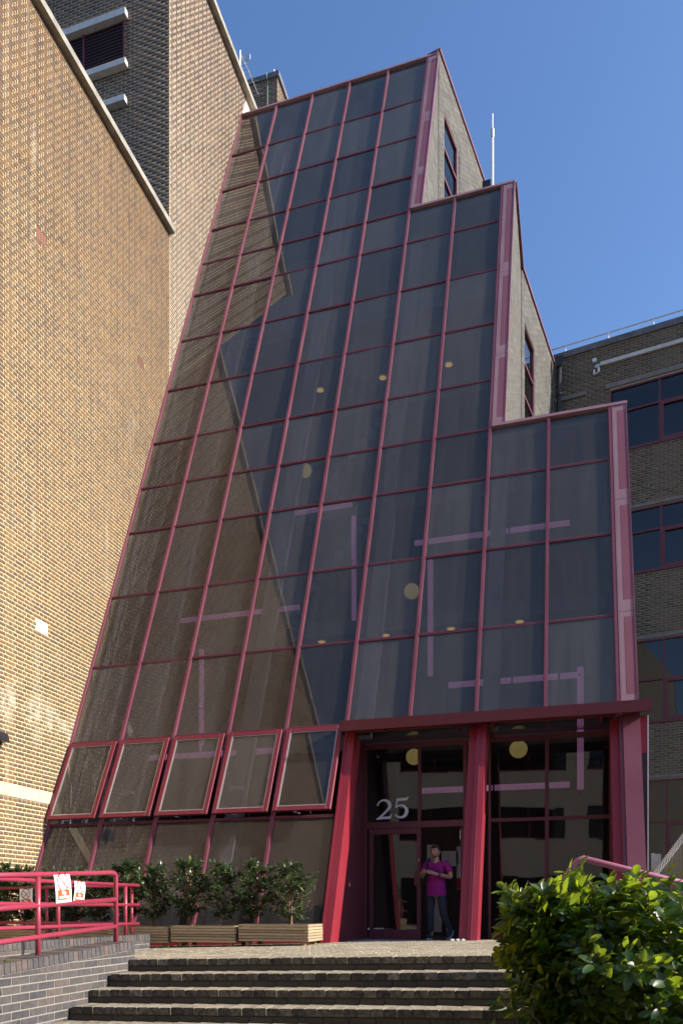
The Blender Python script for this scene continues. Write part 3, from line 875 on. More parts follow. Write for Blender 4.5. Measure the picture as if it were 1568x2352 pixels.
b = MB(); b.prism([(.85, V0+K*3.9+.05, 3.9), (.85, 24.5, 3.9), (.85, 24.5, 10.36), (.85, V0+K*10.36+.02, 10.36)], (.27, 0, 0)); b.build('flank_wall', M['mortar_flank'], tower)
b = MB(); b.box(.86, 1.12, 13.75, 24.5, -.3, 3.895); b.build('flank_wall', M['mortar_flank'], tower)
rects = lay(13.75, 24.4, 0, 10.36, H_C, L_B, 'stretcher', .011, lambda zm: [(max(13.75, V0+K*zm+.2), 24.4)])
brick_panel(tower, (1.12, 0, 0), (0, 1, 0), (1, 0, 0), rects, M['brick_flank'], .004)
# flat roofs
b = MB(); b.prism([(UL, 22.25, 24.7), (-3.6, 22.25, 24.7), (-2.85, 26.9, 24.7), (UL, 26.9, 24.7)], (0, 0, .2)); b.build('roof', M['lead'], tower)
b = MB(); b.prism([(-3.76, 19.45, 17.95), (-1.30, 19.45, 17.95), (-1.32, 22.1, 17.95), (-.62, 26.2, 17.95), (-3.0, 26.6, 17.95)], (0, 0, .2)); b.build('roof', M['lead'], tower)
b = MB(); b.prism([(-1.46, 16.25, 10.15), (1.05, 16.25, 10.15), (1.05, 26.0, 10.15), (-1.0, 26.2, 10.15)], (0, 0, .2)); b.build('roof', M['lead'], tower)
# inside: ceilings and floors, back wall, left wall lining, piers
for zs_ in (3.80, 6.6, 9.93, 13.25, 16.6, 19.9, 22.6):
    uu = -3.55 if zs_ > 18 else (-1.25 if zs_ > 10.2 else 1.0)
    zf = zs_+.30
    b = MB(); b.box(UL+.12, uu, V0+K*zs_+1.95, 21.4+.2*max(0, zs_-20), zs_, zf)
    fs_ = b.build('floor_slab', M['slab'], tower)
b = MB(); b.box(UL+.1, 1.06, 21.5, 21.6, 0, 10.1); b.box(UL+.1, -1.3, 21.5, 21.6, 10.1, 17.9); b.box(UL+.1, -3.6, 22.9, 23.0, 17.9, 24.9); b.build('interior_wall', M['interior'], tower)
b = MB(); b.prism([(UL+.005, V0+K*-.2+.25, -.2), (UL+.005, 24, -.2), (UL+.005, 24, 24.8), (UL+.005, V0+K*24.8+.25, 24.8)], (.06, 0, 0)); b.build('interior_wall', M['interior'], tower)
b = MB(); b.prism([(-3.52, V0+K*17.9+.3, 17.9), (-3.52, 23.5, 17.9), (-3.52, 23.5, 24.8), (-3.52, V0+K*24.8+.3, 24.8)], (-.06, 0, 0)); b.prism([(-1.24, V0+K*10.2+.3, 10.2), (-1.24, 22.5, 10.2), (-1.24, 22.5, 17.9), (-1.24, V0+K*17.9+.3, 17.9)], (-.06, 0, 0)); b.build('interior_wall', M['interior'], tower)
for (i_, z0_, zt) in ((1, .2, 24.6), (3, .2, 24.6), (5, 3.9, 24.0), (7, 3.9, 10.1)):
    b = MB(); gbox(b, MU[i_]+.06, MU[i_]+.34, z0_, zt-(.0 if i_ != 5 else 6.2), -.55, -.32); b.build('raking_column', M['column_grey'], tower)
b = MB(); b.box(UL+.1, 1.05, VD+.1, 21.5, -.2, -.05); b.build('lobby_floor', M['floor_in'], tower)
b = MB(); b.box(UL+.1, -3.78, 12.2, VD+.099, -.2, -.05); b.build('lobby_floor', M['floor_in'], tower)
# stair flights seen dimly behind the glass
def flight(u0, u1, v, z0, z1, w=1.1):
    n = 12; b = MB()
    for i in range(n):
        a = u0+(u1-u0)*i/n; c = u0+(u1-u0)*(i+1)/n; z = z0+(z1-z0)*(i+1)/n
        b.box(min(a, c), max(a, c), v, v+w, z-.20, z)
    b.build('stair_flight', M['interior'], tower)
flight(-7.2, -4.4, 18.0, 7.0, 9.9); flight(-4.4, -7.2, 17.0, 3.8, 6.6); flight(-6.8, -4.2, 19.2, 10.3, 13.2); flight(-4.2, -6.8, 20.3, 13.6, 16.6)

# opening sashes of the second row, hinged at the top and standing open
for bay in range(5):
    u0, u1 = MU[bay]+.045, MU[bay+1]-.045
    ztop, zbot = 3.81, 2.17
    open_ = [.105, .10, .10, .10, .11][bay]
    def SPt(u, t, off):
        # t runs from 0 at the hinge to 1 at the foot
        z = ztop+(zbot-ztop)*t
        return GP(u, z, .03+open_*t+off)
    def sbx(b, ua, ub, ta, tb, o0, o1):
        b.hexa([SPt(ua, tb, o1), SPt(ub, tb, o1), SPt(ub, tb, o0), SPt(ua, tb, o0), SPt(ua, ta, o1), SPt(ub, ta, o1), SPt(ub, ta, o0), SPt(ua, ta, o0)])
    f = MB(); w = .085; tw = .05
    sbx(f, u0, u0+w, 0, 1, 0, .055); sbx(f, u1-w, u1, 0, 1, 0, .055)
    sbx(f, u0+w, u1-w, 0, tw, 0, .055); sbx(f, u0+w, u1-w, 1-tw, 1, 0, .055)
    sash = f.build('sash', M['sash'], tower, bevel=.004)
    g = MB()
    for (a, c, p, q) in ((u0+w, u0+w+.016, tw, 1-tw), (u1-w-.016, u1-w, tw, 1-tw), (u0+w+.016, u1-w-.016, tw, tw+.008), (u0+w+.016, u1-w-.016, 1-tw-.01, 1-tw)): sbx(g, a, c, p, q, .02, .046)
    g.build('glazing_bead', M['steel'], sash)
    g = MB(); sbx(g, u0+w+.006, u1-w-.006, tw+.004, 1-tw-.004, .022, .032); g.build('pane', M['glass'], sash)
    for (x0, x1) in ((-.18, -.10), (.16, .10)):
        g = MB(); g.tube([SPt((u0+u1)/2+x0, .99, .0), GP((u0+u1)/2+x1, 2.22, -.03)], .011, 6); g.build('stay', M['steel'], sash)

# ------------------------------------------------------------------ entrance
def dk(u, z): return (u*DKF, EYE+(z-EYE)*DKF)
def dbox(b, u0, u1, z0, z1, v0, v1, mi=0):
    u0, z0 = dk(u0, z0); u1, z1 = dk(u1, z1)
    return b.box(u0, u1, v0, v1, z0, z1, mi)
ent = tower
# columns
def column(name, u0, u1, z0, z1, o0, o1, mat, lab=None):
    b = MB(); gbox(b, u0, u1, z0, z1, o0, o1); o = b.build(name, mat, ent)
    if lab: o['label'] = lab
    return o
column('column', -3.735, -3.60, -.03, 3.70, -.42, .02, M['red'])
column('column_flange', -3.775, -3.737, -.03, 3.70, -.04, .035, M['red'])
column('column', -1.44, -1.285, .03, 3.70, -.40, .03, M['red'])
column('column_flange', -1.575, -1.442, .03, 3.70, -.44, -.05, M['red'])
column('column_flange', -1.385, -1.375, .05, 3.70, .0302, .042, M['red_faded'])
column('column', .885, 1.145, .1, 3.70, -.38, .03, M['red_faded'])
column('column_flange', .828, .883, .1, 3.70, -.30, -.0, M['red_faded'])
column('column_flange', .70, .826, .1, 3.70, -.45, -.10, M['red'])
b = MB(); gbox(b, .875, 1.15, .95, 1.0, .030, .034); b.build('base_joint', M['red'], ent)
# canopy
b = MB(); b.box(-3.80, 1.30, 13.16, 13.20, 3.66, 3.845); b.box(-3.80, 1.30, 13.2002, 13.56, 3.78, 3.84); b.box(-3.80, 1.30, 13.2002, 13.24, 3.66, 3.70)
b.prism([(1.262, 13.2002, 3.66), (1.30, 13.2002, 3.66), (1.30, 13.5, 3.72), (1.262, 13.5, 3.72)], (0, 0, .118))
b.build('canopy', M['canopy'], ent)
for u in (-1.75, -1.18, .55):
    b = MB(); b.prism([(u-.02, 13.21, 3.70), (u-.02, 13.52, 3.60), (u-.02, 13.52, 3.78), (u-.02, 13.21, 3.78)], (.04, 0, 0)); b.build('canopy_bracket', M['canopy'], ent)
# side jambs of the recess
b = MB(); b.prism([(-3.775, V0+.40, -.06), (-3.775, VD+.05, -.06), (-3.775, VD+.05, 3.74), (-3.775, V0+K*3.7+.3, 3.74)], (.045, 0, 0)); b.build('jamb', M['maroon'], ent)
b = MB(); b.prism([(.80, V0+.40, -.05), (.80, VD+.05, -.05), (.80, VD+.05, 3.74), (.80, V0+K*3.7+.3, 3.74)], (.05, 0, 0)); b.build('jamb', M['maroon'], ent)
# framing of the glazed screen
fr = [(-3.375, -3.335, 0.0, 3.42), (-2.435, -2.38, 2.06, 3.33), (-1.70, -1.20, 3.33, 3.42), (-.325, -.262, .06, 3.34), (.675, .72, .06, 3.42), (-1.24, -1.20, .05, 3.33), (-1.66, -1.60, 0.03, 3.33)]
for (a, c, p, q) in fr:
    b = MB(); dbox(b, a, c, p, q, VD-.03, VD+.06); b.build('screen_post', M['maroon'], ent)
for (a, c, p, q) in ((-3.334, -1.702, 3.325, 3.425), (-1.199, .674, 3.335, 3.425), (-3.334, -1.662, 1.945, 2.055), (-1.199, -.327, 2.0, 2.055), (-.261, .674, 2.0, 2.06), (-1.199, -.327, .05, .14), (-.261, .674, .06, .15)):
    b = MB(); dbox(b, a, c, p, q, VD-.025, VD+.055); b.build('screen_rail', M['maroon'], ent)
def dpane(a, c, p, q, v=VD, parent=None):
    b = MB(); t = rgl.uniform(-.004, .004)
    a, p = dk(a, p); c, q = dk(c, q)
    b.hexa([(a, v, p), (c, v+t, p), (c, v+.01+t, p), (a, v+.01, p), (a, v+t, q), (c, v+t, q), (c, v+.01+t, q), (a, v+.01+t, q)])
    return b.build('pane', M['glass_door'], parent or ent)
for r in ((-3.335, -2.435, 2.055, 3.325), (-2.38, -1.66, 2.055, 3.325), (-1.2, -.325, 2.055, 3.335), (-.262, .675, 2.06, 3.335), (-1.2, -.325, .14, 2.0), (-.262, .675, .15, 2.0)): dpane(*r)
for (a, c) in ((-3.72, -1.62), (-1.22, .79)):
    b = MB(); b.box(a, c, 13.57, VD-.04, 3.735, 3.745); b.build('soffit_pane', M['glass_door'], ent)
b = MB(); b.box(-1.60, -1.24, 13.57, VD-.04, 3.70, 3.76); b.box(-3.72, .79, 13.5605, 13.60, 3.7005, 3.7345); b.build('soffit_beam', M['maroon'], ent)
# doors
def door(a, c, p, q):
    f = MB(); w = .075
    for r in ((a, a+w, p, q), (c-w*.9, c, p, q), (a+w, c-w*.9, q-.1, q), (a+w, c-w*.9, p, p+.17)): dbox(f, *r, VD-.01, VD+.04)
    d = f.build('door', M['maroon'], ent)
    dpane(a+w, c-w*.9, p+.17, q-.1, VD+.008, d)
    h = MB(); dbox(h, c-.115, c-.005, .94, 1.20, VD-.03, VD-.0105); h.build('push_plate', M['maroon'], d)
    h = MB(); dbox(h, c-.045, c-.03, 1.36, 1.40, VD-.02, VD-.0105); h.build('lock', M['steel'], d)
    return d
door(-3.30, -2.385, .015, 1.94)
# the other leaf stands open into the lobby
b = MB(); ub, zb = dk(-1.665, .03); _, zt = dk(0, 1.93)
b.box(ub-.05, ub, VD+.03, VD+.10, zb, zt); b.box(ub-.05, ub, VD+.78, VD+.85, zb, zt); b.box(ub-.05, ub, VD+.1002, VD+.7798, zb, zb+.17); b.box(ub-.05, ub, VD+.1002, VD+.7798, zt-.1, zt)
d2 = b.build('door', M['maroon'], ent); d2['label'] = 'door leaf standing open into the lobby'
b = MB(); b.box(ub-.03, ub-.02, VD+.1, VD+.78, zb+.17, zt-.1); b.build('pane', M['glass_door'], d2)
b = MB(); b.box(ub-.062, ub-.051, VD+.03, VD+.06, 1.85, 2.02); b.build('closer', M['white_metal'], d2)
b = MB(); dbox(b, -3.335, -1.66, -.03, .002, VD-.06, VD+.1); b.build('threshold', M['steel'], ent)
b = MB(); dbox(b, -1.2, .675, -.03, .045, VD-.03, VD+.06); b.build('threshold', M['maroon'], ent)
# dark return beside the right column, with a bright edge
b = MB(); b.box(1.14, 1.262, 13.50, 13.60, -.1, 3.05); b.build('return_panel', M['black'], ent)
b = MB(); b.box(1.14, 1.262, 13.49, 13.60, 3.055, 3.66); b.build('return_panel', M['red'], ent)
b = MB(); b.box(1.263, 1.281, 13.48, 13.60, -.1, 3.66); b.build('edge_trim', M['white_metal'], ent)
# lobby: notices and dark back wall
b = MB(); b.box(-3.75, 1.0, 17.4, 17.5, -.05, 3.75); b.build('lobby_wall', simple('lobby timber', (.06, .04, .035), .6, var=.2), ent)
for (u, z, w, h) in ((-2.87, 1.72, .22, .52), (-2.47, 1.66, .36, .34), (-2.27, 1.45, .10, .95), (-2.76, .52, .22, 1.0)):
    b = MB(); b.box(u-w/2, u+w/2, 17.38, 17.395, z-h/2, z+h/2); b.build('notice', M['white'], ent)
b = MB(); b.box(-2.32, -2.22, 17.375, 17.379, .98, 1.22); b.build('notice', M['sign_red'], ent)

# numerals on the glass
def stroke(b, pts, wid, v, th=.006):
    """flat strip of changing width along a path in the (u, z) plane"""
    L_, R_ = [], []
    n = len(pts)
    for i in range(n):
        a = Vector(pts[max(i-1, 0)]); c = Vector(pts[min(i+1, n-1)])
        t = (c-a).normalized(); nn = Vector((-t.y, t.x))
        p = Vector(pts[i]); w = wid[i]/2
        L_.append(p+nn*w); R_.append(p-nn*w)
    for i in range(n-1):
        q = [R_[i], R_[i+1], L_[i+1], L_[i]]
        b.hexa([(p.x, v, p.y) for p in q] + [(p.x, v-th, p.y) for p in q])
def px25(x, y):
    # digit drawing read from its proportions: x 340..1195, y 465..1070 over a .57 wide pair
    u = -3.167 + (x-340)*.569/855*1.0; z = 2.10 + (1070-y)*.386/605
    return dk(u, z)
def arc(cx, cy, rx, ry, a0, a1, n):
    return [(cx+rx*math.cos(math.radians(a0+(a1-a0)*i/n)), cy-ry*math.sin(math.radians(a0+(a1-a0)*i/n))) for i in range(n+1)]
two = arc(535, 690, 163, 148, 180, -38, 16) + [(610, 840), (520, 930), (400, 1030)]
w2 = [50, 45, 42, 42, 44, 48, 54, 62, 72, 84, 94, 100, 100, 96, 90, 84, 78, 66, 58, 50]
five = arc(985, 860, 160, 165, 140, -150, 20)
w5 = [36, 40, 44, 48, 54, 60, 68, 78, 88, 96, 100, 100, 96, 86, 74, 62, 54, 48, 44, 42, 46]
sc_ = .569/855
b = MB()
stroke(b, [px25(*p) for p in two], [w*sc_ for w in w2][:len(two)], VD-.006)
b.prism([(px25(x, y)[0], VD-.0125, px25(x, y)[1]) for (x, y) in ((340, 1068), (345, 1030), (440, 996), (700, 985), (720, 930), (752, 926), (722, 1052))][::-1], (0, .006, 0))
b.build('numeral', M['numeral'], ent)
b = MB()
stroke(b, [px25(*p) for p in five], [w*sc_ for w in w5], VD-.006)
b.prism([(px25(x, y)[0], VD-.0125, px25(x, y)[1]) for (x, y) in ((842, 760), (880, 508), (918, 508), (880, 735), (868, 765))], (0, .006, 0))
b.prism([(px25(x, y)[0], VD-.013, px25(x, y)[1]) for (x, y) in ((880, 508), (1150, 496), (1172, 466), (1192, 468), (1155, 566), (905, 578))], (0, .006, 0))
b.build('numeral', M['numeral'], ent)

# ------------------------------------------------------------------ lamps seen through the glass
def tube_lamp(p, q, label, r=.058, segs=()):
    p, q = Vector(p), Vector(q)
    t = thing('tube_lamp', label, 'tube lamp', p, 0, 'pink tube lamps inside the stair building')
    cuts_ = [0.0]+list(segs)+[1.0]
    for a, c in zip(cuts_[:-1], cuts_[1:]):
        d = (q-p)
        b = MB(); b.tube([p+d*a+d.normalized()*.02, p+d*c-d.normalized()*.02], r, 8); b.build('tube', M['pink_tube'], t)
    b = MB()
    for e_ in (p, q): b.tube([e_, e_+Vector((0, .25, 0))], .02, 5)
    b.build('bracket', M['black'], t)
tube_lamp((-3.083, 16.36, 8.30), (.101, 16.36, 8.30), 'long level pink tube spanning the two right tiers above the large amber disc', segs=[.09, .62])
tube_lamp((-8.289, 15.835, 7.02), (-5.446, 15.835, 7.02), 'level pink tube low behind the brick reflections, third row above the open sashes', segs=[.36, .66])
tube_lamp((-8.325, 14.465, 3.68), (-5.429, 14.465, 3.68), 'level pink tube just behind the tops of the open sashes', segs=[.30, .70])
tube_lamp((-2.166, 14.93, 4.82), (.244, 14.93, 4.82), 'level pink tube just above the entrance canopy', segs=[.5, .85])
tube_lamp((-2.79, 15.5, 2.909), (.096, 15.5, 2.909), 'level pink tube inside the entrance above the doors', segs=[.4, .5])
tube_lamp((-4.51, 16.768, 9.292), (-4.51, 16.768, 6.862), 'upright pink tube in the middle of the slope, left of the large amber disc', segs=[.4])
tube_lamp((-2.70, 16.17, 7.834), (-2.70, 16.17, 5.376), 'upright pink tube right of the large amber disc', segs=[.45, .62])
tube_lamp((-7.614, 15.509, 6.225), (-7.614, 15.509, 3.846), 'upright pink tube low behind the brick reflections', segs=[.15, .55])
tube_lamp((.261, 15.004, 4.995), (.261, 15.004, 2.718), 'upright pink tube at the right end behind the canopy', segs=[.5])
tube_lamp((-6.10, 16.3, 9.30), (-4.4, 16.3, 9.30), 'short level pink tube, topmost of the pink tubes', r=.05)
def globe_lamp(c, label, r=.16):
    t = thing('globe_lamp', label, 'globe lamp', c, 0, 'amber globe lamps behind the glass')
    b = MB(); b.sphere(c, r, 14, 10); b.build('globe', M['globe'], t, smooth=True)
    b = MB(); b.tube([(c[0], c[1]+r*.9, c[2]), (c[0], c[1]+r+.2, c[2])], .05, 8); b.build('wall_bracket', M['black'], t)
globe_lamp((-3.105, 16.22, 7.236), 'large amber globe lamp midway up the slope')
globe_lamp((-6.015, 17.82, 11.11), 'amber globe lamp highest on the slope, half cut by a mullion')
globe_lamp((-2.885, 15.3, 3.56), 'amber globe lamp above the number 25')
globe_lamp((-.862, 15.3, 3.595), 'amber globe lamp in the pane right of the middle column', r=.17)
def down_light(c, label):
    t = thing('ceiling_light', label, 'ceiling light', c, 0, 'small round ceiling lights behind the glass')
    b = MB(); b.tube([(c[0], c[1], c[2]-.03), (c[0], c[1], c[2])], .10, 12); b.build('rim', M['white_metal'], t)
    b = MB(); b.tube([(c[0], c[1], c[2]-.042), (c[0], c[1], c[2]-.031)], .08, 12); b.build('lens', M['lamp_glow'], t)
for i, u in enumerate((-5.266, -3.793, -2.359, -.925)):
    down_light((u, 16.79, 6.598), ['leftmost small ceiling light of the lower row behind the slope', 'ceiling light of the lower row under the large amber globe', 'ceiling light of the lower row beside the upright pink tube', 'rightmost small ceiling light of the lower row'][i])
for i, u in enumerate((-5.737, -4.175, -2.604)):
    down_light((u, 18.17, 13.248), ['leftmost small ceiling light of the upper row', 'middle small ceiling light of the upper row', 'rightmost small ceiling light of the upper row'][i])
cc_ = thing('security_camera', 'small black camera behind the lowest glass row under the second sash', 'camera', (-8.1, 12.95, 1.7))
b = MB(); b.box(-8.2, -8.0, 12.80, 13.1, 1.62, 1.76); b.build('housing', M['black'], cc_)
b = MB(); b.tube([(-8.1, 13.0, 1.76), (-8.1, 13.05, 2.0)], .02, 6); b.build('arm', M['black'], cc_)

# rainwater pipes
def rain_pipe(x, y, zt, zb, label):
    t = thing('rainwater_pipe', label, 'drainpipe', (x, y, zb))
    b = MB(); b.hexa([(x-.09, y-.09, zt-.30), (x+.09, y-.09, zt-.30), (x+.09, y+.09, zt-.30), (x-.09, y+.09, zt-.30), (x-.13, y-.12, zt-.2), (x+.13, y-.12, zt-.2), (x+.13, y+.12, zt-.2), (x-.13, y+.12, zt-.2)])
    b.box(x-.13, x+.13, y-.12, y+.12, zt-.1999, zt); b.build('hopper', M['black'], t)
    b = MB(); b.tube([(x, y, zb), (x, y, zt-.29)], .075, 12); b.build('pipe', M['black'], t, smooth=True)
    b = MB()
    for z in (zt-1.2, zt-2.4): b.tube([(x, y, z), (x, y, z+.06)], .09, 12)
    b.build('collar', M['black'], t)
rain_pipe(-2.52, 26.5, 24.85, 18.2, 'black rainwater pipe at the end of the top tier flank')
rain_pipe(-.20, 25.95, 18.15, 10.4, 'black rainwater pipe between the middle tier and the right brick block')
# mast on the middle roof
mast = thing('lightning_mast', 'slim white pole standing against the sky on the middle roof', 'mast', (-2.12, 24, 18.15))
b = MB(); b.tube([(-2.12, 24, 18.15), (-2.12, 24, 23.9)], .038, 8); b.build('pole', M['white_metal'], mast)
b = MB(); b.tube([(-2.12, 24, 23.9), (-2.12, 24, 24.15)], .052, 8); b.build('sleeve', M['steel'], mast)
b = MB(); b.tube([(-2.12, 24, 24.15), (-2.12, 24, 24.61)], .022, 8); b.build('tip', M['white_metal'], mast)
# television aerial on the tower roof
ae = thing('television_aerial', 'spiky television aerial on a pale pole above the brick tower roof', 'aerial', (-9.77, 22.6, 25.85))
b = MB(); b.tube([(-9.77, 22.6, 25.85), (-9.77, 22.6, 27.45)], .028, 8); b.build('pole', M['white_metal'], ae)
b = MB(); b.tube([(-9.77, 22.6, 27.36), (-9.70, 22.9, 27.28), (-9.62, 24.6, 27.28)], .014, 6); b.build('boom', M['steel'], ae)
b = MB()
for i in range(14):
    y = 22.75+i*.135; b.tube([(-9.74-.12+.004*i, y, 27.28), (-9.66+.12+.006*i, y, 27.28)], .007, 5)
b.build('element', M['steel'], ae)
b = MB()
for z in (27.16, 27.22, 27.28, 27.34): b.tube([(-10.03, 22.68, z), (-9.47, 22.68, z)], .008, 5)
for x in (-10.03, -9.9, -9.64, -9.47): b.tube([(x, 22.68, 27.16), (x, 22.68, 27.34)], .008, 5)
b.build('reflector', M['steel'], ae)

# office block across the yard, mirrored in the entrance glass
opp = thing('concrete_office', 'pale concrete office block with dark window bands mirrored in the entrance glass', 'building', (0, -16, -1))
OA = Vector((math.cos(.20), -math.sin(.20), 0)); ON = Vector((math.sin(.20), math.cos(.20), 0)); O0 = Vector((0, -15.5, 0))
def oq(s, z, o): return O0+OA*s+ON*o+Vector((0, 0, z))
def obx(b, s0, s1, z0, z1, o0, o1):
    b.hexa([oq(s0, z0, o0), oq(s1, z0, o0), oq(s1, z0, o1), oq(s0, z0, o1), oq(s0, z1, o0), oq(s1, z1, o0), oq(s1, z1, o1), oq(s0, z1, o1)])
for (z0, z1) in ((-1.05, -.4), (2.3, 4.3), (6.2, 8.2), (10.1, 12.0)):
    b = MB(); obx(b, -26, 26, z0, z1, -6, 0); b.build('spandrel', M['beige_render'], opp)
for (z0, z1) in ((-.4, 2.3), (4.3, 6.2), (8.2, 10.1)):
    s = -26
    while s < 26:
        b = MB(); obx(b, s, s+1.3, z0, z1, -5.9, -.002 if z0 > 0 else -.002); b.build('pier', M['beige_render'], opp)
        b = MB(); obx(b, s+1.3, s+5.2, z0, z1, -.25, -.2); w_ = b.build('window', M['glass_win'], opp)
        b = MB(); obx(b, s+3.2, s+3.28, z0, z1, -.2, -.12); obx(b, s+1.3, s+5.2, z0, z0+.1, -.2, -.1); b.build('frame', M['maroon'], w_)
        s += 5.2
b = MB(); obx(b, -26, 26, -1, 12, -7, -6.05); b.build('core', M['void'], opp)
# ------------------------------------------------------------------ ramp walls of dark brick
H_B, L_BB = 0.0787, 0.2475
def ramp_wall(label, u, thick, v0, v1, ztop, zb, nsingle, end_block):
    t = thing('ramp_wall', label, 'wall', (u-thick/2, v1, 0), 0, 'dark brick walls of the ramp')
    ch = .095
    b = MB()
    b.prism([(u-thick+.006, v0, zb), (u-thick+.006, v1-.006, zb), (u-thick+.006, v1-.006, ztop(v1)-ch-.008), (u-thick+.006, v0, ztop(v0)-ch-.008)], (thick-.012, 0, 0))
    b.build('core', M['mortar_blue'], t)
    rects = lay(v0, v1, zb, max(ztop(v0), ztop(v1)), H_B, L_BB, 'stretcher', .011, None, za=.003)
    full = [r for r in rects if r[3] < min(ztop(r[0]), ztop(r[1]))-ch-.010]
    brick_panel(t, (u-.006, 0, 0), (0, 1, 0), (1, 0, 0), full, M['brick_blue'], .006, single=nsingle, minw=.1)
    for (a, c, zl, zh) in rects:
        ta, tc = ztop(a)-ch-.010, ztop(c)-ch-.010
        if zh < min(ta, tc): continue
        if max(ta, tc) < zl+.006: continue
        b = MB(); x = u-.006
        if min(ta, tc) < zl:
            p = [(a, zl), (c, zl), (c, min(tc, zh))] if tc > ta else [(a, zl), (c, zl), (a, min(ta, zh))]
        else: p = [(a, zl), (c, zl), (c, min(zh, tc)), (a, min(zh, ta))]
        b.prism([(x-.004, q[0], q[1]) for q in p], (.0095, 0, 0)); b.build('brick', M['brick_blue'], t)
    rects = lay(u-thick, u, zb, ztop(v1)-ch, H_B, .33, 'english', .011, None, za=.003)
    brick_panel(t, (0, v1-.006, 0), (1, 0, 0), (0, 1, 0), rects, M['brick_blue'], .006)
    # soldier coping, each brick laid across the wall and following the fall
    s = v0; rg = random.Random(9)
    while s < v1-.05:
        w = .0787
        a, c = s+.0035, min(s+w, v1)-.0035
        j = rg.uniform(-.002, .003)
        b = MB(); e = .004
        b.hexa([(u-thick-.005, a, ztop(a)-ch), (u+.008, a, ztop(a)-ch), (u+.008, c, ztop(c)-ch), (u-thick-.005, c, ztop(c)-ch),
                (u-thick-.005+e, a+e*.5, ztop(a)+j), (u+.008-.007, a+e*.5, ztop(a)+j), (u+.008-.007, c-e*.5, ztop(c)+j), (u-thick-.005+e, c-e*.5, ztop(c)+j)])
        if in_view((u, a, ztop(a))): b.build('coping_brick', M['brick_blue'], t)
        s += w
    b = MB(); b.prism([(u-thick, v0, ztop(v0)-ch-.006), (u-thick, v1-.01, ztop(v1)-ch-.006), (u-thick, v1-.01, ztop(v1)-.012), (u-thick, v0, ztop(v0)-.012)], (thick-.004, 0, 0)); b.build('coping_bed', M['mortar_blue'], t)
    return t
z1f = lambda v: .162+(v-7.85)*.0535 if v < 7.85 else .162
ramp_wall('dark brick ramp wall beside the steps with sloping coping', -4.8, .33, 3.0, 8.05, z1f, -1.1, 170, True)
ramp_wall('dark brick ramp wall behind the front handrail', -6.2, .33, 5.0, 10.84, lambda v: .15, -.30, 80, True)
b = MB(); b.hexa([(-6.2, 2.0, -1.3), (-5.13, 2.0, -1.3), (-5.13, 8.04, -1.3), (-6.2, 8.04, -1.3), (-6.2, 2.0, -.36), (-5.13, 2.0, -.36), (-5.13, 8.04, -.06), (-6.2, 8.04, -.06)])
struct(b.build('ramp', M['concrete']))

# ------------------------------------------------------------------ red tubular handrails
def handrail(name_label, rails, posts, r=.027):
    t = thing('handrail', name_label, 'handrail', posts[0][0], 0, 'red tubular handrails of the ramp')
    for pts in rails:
        b = MB(); b.tube(pts, r, 10); b.build('rail', M['rail'], t, smooth=True)
    for (p, q) in posts:
        b = MB(); b.tube([p, q], r, 10); b.build('post', M['rail'], t, smooth=True)
    return t
U1 = -4.965
sl = .0545
zt1 = lambda v: .957+(v-7.90)*sl
zm1 = lambda v: .650+(v-7.90)*sl
zl1 = lambda v: .342+(v-7.90)*sl
bend = [(U1, 7.905-.06*(1-math.sin(a)), .955-.06*(1-math.cos(a))) for a in [0, .4, .8, 1.2, 1.57]]
top_pts = [(U1, 4.3, zt1(4.3)), (U1, 6.5, zt1(6.5)), (U1, 7.80, .957)] + [(U1, 7.845+.06*math.sin(a), .957-.06*(1-math.cos(a))) for a in (.4, .8, 1.2, 1.57)] + [(U1, 7.905, .06)]
handrail('red handrail along the front ramp wall with two hanging posts in front', [top_pts, [(U1, 4.3, zm1(4.3)), (U1, 7.90, zm1(7.90))], [(U1, 4.3, zl1(4.3)), (U1, 7.90, zl1(7.90))]],
         [((U1, 6.52, .0), (U1, 6.52, zt1(6.52)-.02)), ((U1, 5.14, -.1), (U1, 5.14, zt1(5.14)-.02))])
U2 = -6.36
handrail('red handrail on the second ramp wall, ending in open tube ends before the plants',
         [[(U2, 5.0, .885), (U2, 10.76, .905)], [(U2, 5.0, .60), (U2, 10.76, .603)], [(U2, 5.0, .312), (U2, 10.76, .312)]],
         [((U2, 8.76, .1), (U2, 8.76, .88)), ((U2, 10.39, .1), (U2, 10.39, .88)), ((U2, 7.1, .1), (U2, 7.1, .88))])
handrail('shaded red handrail farthest back, in front of the plants at the left edge',
         [[(-9.4, 11.0, .885), (-6.55, 11.0, .912)], [(-9.4, 11.0, .60), (-6.55, 11.0, .61)], [(-9.4, 11.0, .31), (-6.55, 11.0, .31)]],
         [((-8.2, 11.0, -.15), (-8.2, 11.0, .88)), ((-6.62, 11.0, -.1), (-6.62, 11.0, .89))])
# right hand rail that dives behind the laurel
hr = thing('handrail', 'pink faded handrail poking out above the laurel bush on the right', 'handrail', (-.5, 7.5, 0), 0, None)
b = MB(); b.tube([(-.53, 7.5, .03), (.06, 7.5, .93), (.105, 7.5, .985), (.16, 7.5, 1.005), (.66, 7.5, .863), (1.6, 7.5, .60)], .031, 10); b.build('rail', M['rail_pale'], hr, smooth=True)
b = MB(); b.tube([(.9, 7.5, -.2), (.9, 7.5, .80)], .033, 10); b.tube([(-.33, 7.55, .32), (.9, 7.55, .30)], .03, 8); b.build('post', M['rail'], hr, smooth=True)

